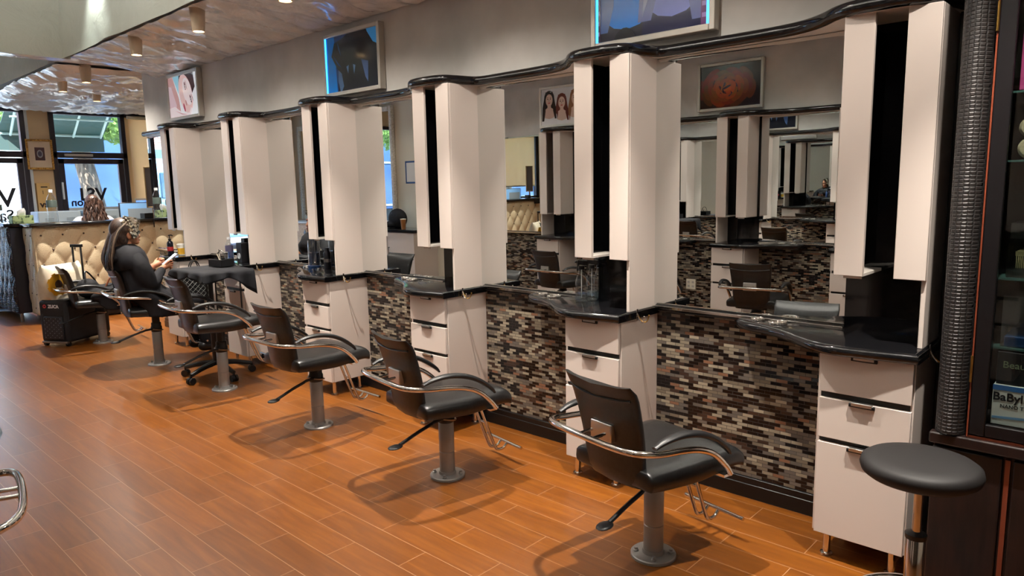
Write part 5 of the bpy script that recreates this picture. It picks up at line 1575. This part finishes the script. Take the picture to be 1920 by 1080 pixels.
gb = empty('gym_bag', (XO + .16, 8.40, .885), R(90), 'black bag leaning on the wall on the white two-door cabinet', 'bag')
m = MB(); m.ball((0, 0, .14), (.20, .09, .15), 14); m.ball((.12, -.04, .05), (.14, .07, .05), 12)
remesh(m.build('bag_body', cape_m, gb), .012, 4)
e = empty('drink_cup', (XO + .30, 8.10, .885), 0, 'brown drink cup beside the black bag on the white cabinet', 'cup')
MB().lathe([(.001, 0), (.030, .001), (.042, .14), (.040, .14)], seg=20).build('cup_body', mat('iced_coffee', (150, 96, 50), .3), e)
MB().lathe([(.043, .138), (.043, .148), (.001, .152)], seg=20).build('cup_lid', white_p, e)
e = empty('taped_notice', (XO - .029, 8.28, 1.70), 0, 'white paper notice fixed with blue tape on the opposite wall', 'notice')
MB().box(0, .001, -.11, .11, -.15, .15).build('paper', mat('paper_white', (232, 232, 230), .7), e, smooth=False)
bt = mat('blue_tape', (44, 84, 140), .6)
MB().box(.001, .002, -.125, -.10, -.165, .165).box(.001, .002, .10, .125, -.165, .165).box(.001, .002, -.12, .12, .14, .165).box(.001, .002, -.12, .12, -.165, -.14).build('tape_border', bt, e, smooth=False)
dw = empty('wood_dresser', (XO + .0, 10.75, 0), 0, 'light wood chest of drawers with diamond pulls near the street windows, seen in the mirrors', 'dresser')
lw = add_noise_color(mat('light_carved_wood', (206, 160, 116), .45), (186, 138, 96), (220, 178, 134), 6, 4, stretch=(1, 8, 8))
MB().box(0, .45, -.55, .55, .06, .92).build('dresser_body', lw, dw, bevel=.006)
MB().box(0, .48, -.58, .58, .92, .95).build('dresser_top', mat('marble_top', (220, 214, 206), .2), dw, bevel=.006)
for z0 in (.10, .37, .64):
    for s in (-1, 1):
        d = MB().box(.45, .465, min(.01 * s, .53 * s), max(.01 * s, .53 * s), z0, z0 + .25).build('drawer', lw, dw, bevel=.005)
        MB().obox((.468, s * .27, z0 + .125), (.003, 0, 0), (0, .02, .03), (0, -.02, .03)).build('diamond_pull', mat('pull_pewter', (70, 74, 84), .35, .6), d)
for y in (-.5, .5): MB().box(.02, .42, y - .03, y + .03, 0, .06).build('foot', lw, dw)
wm2 = empty('leaning_mirror', (XO + .03, 10.75, .952), 0, 'large white-framed mirror standing on the light wood dresser', 'mirror')
MB().box(-.03, .02, -.50, -.42, 0, 1.6).box(-.03, .02, .42, .50, 0, 1.6).box(-.03, .02, -.42, .42, 0, .08).box(-.03, .02, -.42, .42, 1.52, 1.6).build('mirror_frame', wf, wm2, bevel=.015)
MB().box(-.02, -.005, -.425, .425, .075, 1.525).build('mirror_glass', mirror_m, wm2, smooth=False)
e = empty('power_outlet', (XO - .024, 3.68, .40), 0, 'white double power outlet on the opposite mosaic wall, seen in the nearest mirror', 'outlet')
MB().box(0, .006, -.055, .055, -.055, .055).build('cover_plate', white_p, e, bevel=.003)
for sy in (-1, 1):
    for sz in (-1, 1):
        MB().box(.005, .008, sy * .025 - .014, sy * .025 + .014, sz * .022 - .014, sz * .022 + .014).build('socket', mat('socket_grey', (200, 196, 188), .5), e, bevel=.002)
        MB().box(.0078, .0085, sy * .025 - .007, sy * .025 - .004, sz * .022 - .006, sz * .022 + .006).box(.0078, .0085, sy * .025 + .004, sy * .025 + .007, sz * .022 - .006, sz * .022 + .006).build('socket_slots', black_pl, e)
um = empty('photo_umbrella', (2.1, 10.0, 0), R(0), 'white photo umbrella on a stand behind the reception, seen in the mirror', 'umbrella')
uc = MB(); V0 = Vector((0, 0, 1.75)); ax = Vector((-.55, -.8, -.15)).normalized(); u1 = ax.cross(Vector((0, 0, 1))).normalized(); u2 = ax.cross(u1)
uc.rings([[V0 + ax * (.22 * (r / .42) ** 2) + (u1 * math.cos(2 * PI * k / 32) + u2 * math.sin(2 * PI * k / 32)) * (r * (1 - .05 * abs(math.sin(k * PI / 4)))) for k in range(32)] for r in (.01, .1, .2, .3, .42)], cap=False)
uc.build('umbrella_canopy', mat('umbrella_white', (240, 236, 226), .7), um, recalc=False)
MB().tube([V0, V0 + ax * .6], .005, 8).tube([V0 + ax * .45, (V0 + ax * .45).xy.to_3d()], .012, 8).build('stand_pole', black_pl, um)
# wall mirror of the alcove end etc. are left out: nothing of them shows

# ---------------------------------------------------------------- street outside
con = add_noise_color(mat('pale_concrete', (178, 176, 172), .85), (164, 162, 158), (190, 188, 184), 3, 6)
asp = add_noise_color(mat('asphalt', (92, 94, 98), .9), (82, 84, 88), (104, 106, 110), 12, 4)
struct(MB().box(-14, 16, YW + .12, 15.2, -.18, -.02), 'sidewalk', con, smooth=False)
struct(MB().box(-30, 34, 15.2, 30, -.3, -.14), 'street', asp, smooth=False)
# awning
aw = empty('shop_awning', (0, YW + .12, 0), 0, 'green canvas awning with pale ribs seen through the window above the doors', 'awning')
awm = mat('awning_green', (84, 106, 104), .8)
na, la, ba = nodes(awm); tla = na.new('ShaderNodeBsdfTranslucent'); tla.inputs[0].default_value = lin((84, 112, 108)) + (1,)
mxa = na.new('ShaderNodeMixShader'); mxa.inputs[0].default_value = .45
la.new(ba.outputs[0], mxa.inputs[1]); la.new(tla.outputs[0], mxa.inputs[2]); la.new(mxa.outputs[0], na['Material Output'].inputs[0])
MB().box(-.30, 1.15, 1.46, 1.48, 2.17, 2.42).build('valance', awm, aw)
MB().obox((.425, .72, 2.86), (.725, 0, 0), (0, .76, -.42), (0, .003, .006)).build('canvas_roof', awm, aw)
rb = mat('awning_rib', (176, 196, 190), .5)
for x in (-.25, .12, .60, 1.0):
    MB().tube([(x, .02, 3.18), (x + .1, 1.44, 2.40)], .018, 8).build('awning_rib', rb, aw)
MB().tube([(-.28, 1.44, 2.42), (1.1, 1.44, 2.42)], .02, 8).tube([(-.28, .8, 2.62), (1.1, .8, 2.62)], .014, 8).build('awning_bar', rb, aw)
# box truck
tr = empty('box_truck', (1.9, 17.2, -.14), 0, 'long blue-grey box truck parked across the street with white Worldwide lettering', 'truck')
trm = add_noise_color(mat('truck_blue_grey', (46, 72, 118), .45), (40, 66, 112), (56, 84, 128), .8, 3)
MB().box(-.6, 8.6, 0, 2.4, .95, 4.0).build('cargo_box', trm, tr, bevel=.03)
rs_m = mat('rail_silver', (176, 186, 194), .4, .4)
for z0 in (1.05, 2.3, 3.85): MB().box(-.6, 8.6, -.02, 0, z0, z0 + .05).build('side_rail', rs_m, tr)
MB().box(-.4, 8.4, .2, 2.2, .6, .95).build('chassis', black_pl, tr)
MB().box(-2.6, -.7, .1, 2.3, .5, 2.9).build('cab', mat('truck_cab_white', (226, 232, 238), .35), tr, bevel=.15, seg=4)
MB().box(-2.3, -1.5, .07, .11, 1.7, 2.5).build('cab_window', black_gloss, tr, bevel=.02)
for x in (-1.8, 5.9, 7.1):
    w_ = MB().lathe([(.001, -.14), (.30, -.14), (.48, -.13), (.50, -.08), (.50, .1), (.001, .1)], seg=32).build('wheel', mat('tyre', (34, 36, 40), .8), tr, rot=(R(90), 0, 0), loc=(x, .15, .50))
    MB().lathe([(.001, .02), (.10, .02), (.26, .0), (.28, .015), (.28, .03)], seg=24).build('hub', steel, w_, loc=(0, 0, .095))
text('Worldwide', 'truck_lettering', mat('lettering_white', (236, 240, 244), .5), .34, (4.7, -.006, 1.58), (R(90), 0, 0), tr, .002, False, .006)
text('Worldwide', 'truck_lettering', mat('lettering_white', (236, 240, 244), .5), .34, (6.9, -.006, 1.58), (R(90), 0, 0), tr, .002, False, .006)
# white van to the left with car below
va = empty('parked_van', (-4.6, 18.5, -.14), 0, 'pale blue van seen through the left glass door', 'van')
vm = mat('pale_blue_paint', (150, 186, 210), .3)
rings = []
MB().box(-3.8, 1.6, 0, 2.0, .35, 1.25).build('lower_body', vm, va, bevel=.12, seg=4)
MB().box(-3.6, .7, .08, 1.92, 1.2, 2.45).build('upper_body', vm, va, bevel=.2, seg=4)
for a, b in ((-3.3, -2.0), (-1.85, -.6), (-.45, .45)): MB().box(a, b, .05, .1, 1.45, 2.1).build('side_window', mat('van_glass', (60, 84, 100), .1), va, bevel=.03)
for x in (-2.7, .6):
    w_ = MB().lathe([(.001, -.1), (.20, -.1), (.34, -.09), (.36, -.04), (.36, .1), (.001, .1)], seg=32).build('wheel', mat('tyre2', (30, 32, 36), .8), va, rot=(R(90), 0, 0), loc=(x, .05, .36))
    MB().lathe([(.001, .02), (.22, .0), (.23, .02)], seg=24).build('hub', steel, w_, loc=(0, 0, .1))
bi = empty('bicycle', (-.55, 14.9, -.02), R(0), 'bicycle parked on the sidewalk outside the left glass door', 'bicycle')
bw = mat('bicycle_white', (200, 226, 240), .4)
for x in (-.5, .5):
    wv = MB(); wv.tube([(x + .33 * math.cos(a), 0, .33 + .33 * math.sin(a)) for a in [2 * PI * k / 36 for k in range(37)]], .014, 8)
    for k in range(18):
        a = 2 * PI * k / 18
        wv.tube([(x, 0, .33), (x + .32 * math.cos(a), 0, .33 + .32 * math.sin(a))], .004, 5)
    wv.build('wheel', bw, bi)
MB().tube([(-.5, 0, .33), (-.12, 0, .30), (.33, 0, .78), (-.22, 0, .78), (-.12, 0, .30)], .014, 8).tube([(-.5, 0, .33), (-.22, 0, .78), (-.26, 0, .90)], .012, 8).tube([(.5, 0, .33), (.33, 0, .78), (.28, 0, .98), (.36, 0, 1.0)], .013, 8).build('frame', mat('bicycle_blue', (60, 130, 180), .3), bi)
MB().ball((-.27, 0, .92), (.12, .06, .025), 10).build('saddle', black_pl, bi)
# tree
tre = empty('street_tree', (1.18, 14.2, -.05), 0, 'street tree with a grey-brown bark trunk in front of the truck', 'tree')
bark = add_noise_color(mat('tree_bark', (96, 84, 72), .9), (60, 52, 46), (120, 106, 92), 14, 6, stretch=(1.4, 1.4, .35), bump=.8, dist=.03)
tk = MB(); tk.tube(crom([(.22, 0, 0), (.16, 0, .8), (.06, 0, 1.6), (-.06, 0, 2.4), (-.1, 0, 3.4)], 5), [.19 - .003 * k for k in range(21)], 18)
tk.tube([(-.06, 0, 2.6), (-.8, .1, 3.6), (-1.4, .2, 4.2)], [.1, .07, .04], 8).tube([(-.08, 0, 2.9), (.7, .2, 3.7), (1.4, -.1, 4.1)], [.1, .07, .04], 8)
tk.build('trunk', bark, tre)
leaf_m = mat('leaf_green', (104, 136, 70), .6)
nn_, ll_, bb_ = nodes(leaf_m); tl_ = nn_.new('ShaderNodeBsdfTranslucent'); tl_.inputs[0].default_value = lin((130, 160, 84)) + (1,)
mx_ = nn_.new('ShaderNodeMixShader'); mx_.inputs[0].default_value = .35
ll_.new(bb_.outputs[0], mx_.inputs[1]); ll_.new(tl_.outputs[0], mx_.inputs[2]); ll_.new(mx_.outputs[0], nn_['Material Output'].inputs[0])
def foliage(parent, blobs, n, size, seed, mm=leaf_m):
    random.seed(seed); mb = MB()
    for k in range(n):
        c, r = blobs[k % len(blobs)]
        v = Vector((random.gauss(0, 1), random.gauss(0, 1), random.gauss(0, 1))).normalized() * random.random() ** .4
        p = Vector(c) + Vector((v.x * r[0], v.y * r[1], v.z * r[2]))
        a = Vector((random.gauss(0, 1), random.gauss(0, 1), random.gauss(0, 1))).normalized(); b = a.cross(Vector((.3, .5, .8))).normalized()
        s = size * random.uniform(.6, 1.3)
        mb.quad(p - a * s, p + b * s * .6, p + a * s, p - b * s * .6)
    o = mb.build('foliage', mm, parent, smooth=False, recalc=False); o['kind'] = 'stuff'
    return o
foliage(tre, [((-.8, 0, 3.7), (1.6, 1.3, 1.1)), ((1.2, .2, 3.9), (1.6, 1.3, 1.1)), ((0, .4, 4.6), (1.9, 1.5, 1.2)), ((-.5, -.2, 2.75), (1.2, .6, .35)), ((1.1, .1, 2.75), (1.1, .6, .35))], 5200, .075, 2)
for k, (x, y, sc_l) in enumerate(((5.2, 14.6, 1.0), (-5.2, 14.6, 1.1))):
    t2 = empty('street_tree', (x, y, -.05), 0, ['leafy street tree right of the window wall, seen in the end mirror', 'leafy street tree beyond the left windows, seen in the mirrors'][k], 'tree')
    MB().tube([(0, 0, 0), (.05, 0, 1.5), (0, 0, 3.0)], [.16, .13, .1], 12).build('trunk', bark, t2)
    foliage(t2, [((0, 0, 3.2), (1.8, 1.5, 1.5)), ((.6, .2, 2.2), (1.3, 1.0, .7)), ((-.7, 0, 2.3), (1.2, 1.0, .8))], 2600, .09, 9 + k)
# buildings across the street
brick = mat('red_brick', (150, 96, 80), .9)
nb, lb, bb2 = nodes(brick); tcb = nb.new('ShaderNodeTexCoord'); sxb = nb.new('ShaderNodeSeparateXYZ'); cxb = nb.new('ShaderNodeCombineXYZ'); brb = nb.new('ShaderNodeTexBrick')
lb.new(tcb.outputs['Object'], sxb.inputs[0]); lb.new(sxb.outputs[0], cxb.inputs[0]); lb.new(sxb.outputs[2], cxb.inputs[1]); lb.new(cxb.outputs[0], brb.inputs['Vector'])
brb.inputs['Scale'].default_value = 1; brb.inputs['Brick Width'].default_value = .24; brb.inputs['Row Height'].default_value = .085; brb.inputs['Mortar Size'].default_value = .010
brb.inputs['Color1'].default_value = lin((158, 100, 84)) + (1,); brb.inputs['Color2'].default_value = lin((132, 84, 74)) + (1,); brb.inputs['Mortar'].default_value = lin((190, 180, 172)) + (1,)
lb.new(brb.outputs['Color'], bb2.inputs['Base Color'])
for k, (x0, x1, y0, h, mm) in enumerate(((-22, -1.5, 27, 9, brick), (-1.0, 14, 28, 8, con), (14.5, 30, 27, 9, brick))):
    bu = empty('building', (0, y0, -.14), 0, ['red brick building across the street at the left', 'pale building behind the truck', 'red brick building far right across the street'][k], 'building')
    MB().box(x0, x1, 0, 6, 0, h).build('walls', mm, bu, smooth=False)
    n = int((x1 - x0) / 2.6)
    for i in range(n):
        for j in range(2):
            wx = x0 + 1.0 + i * 2.6
            f = MB().box(wx, wx + 1.2, -.05, .02, 1.2 + j * 3.4, 3.2 + j * 3.4).build('window', white_p, bu)
            MB().box(wx + .08, wx + 1.12, -.06, -.04, 1.28 + j * 3.4, 3.12 + j * 3.4).build('pane', mat('far_pane', (70, 90, 104), .1) if (i == 0 and j == 0) else bpy.data.materials['far_pane'], f, smooth=False)
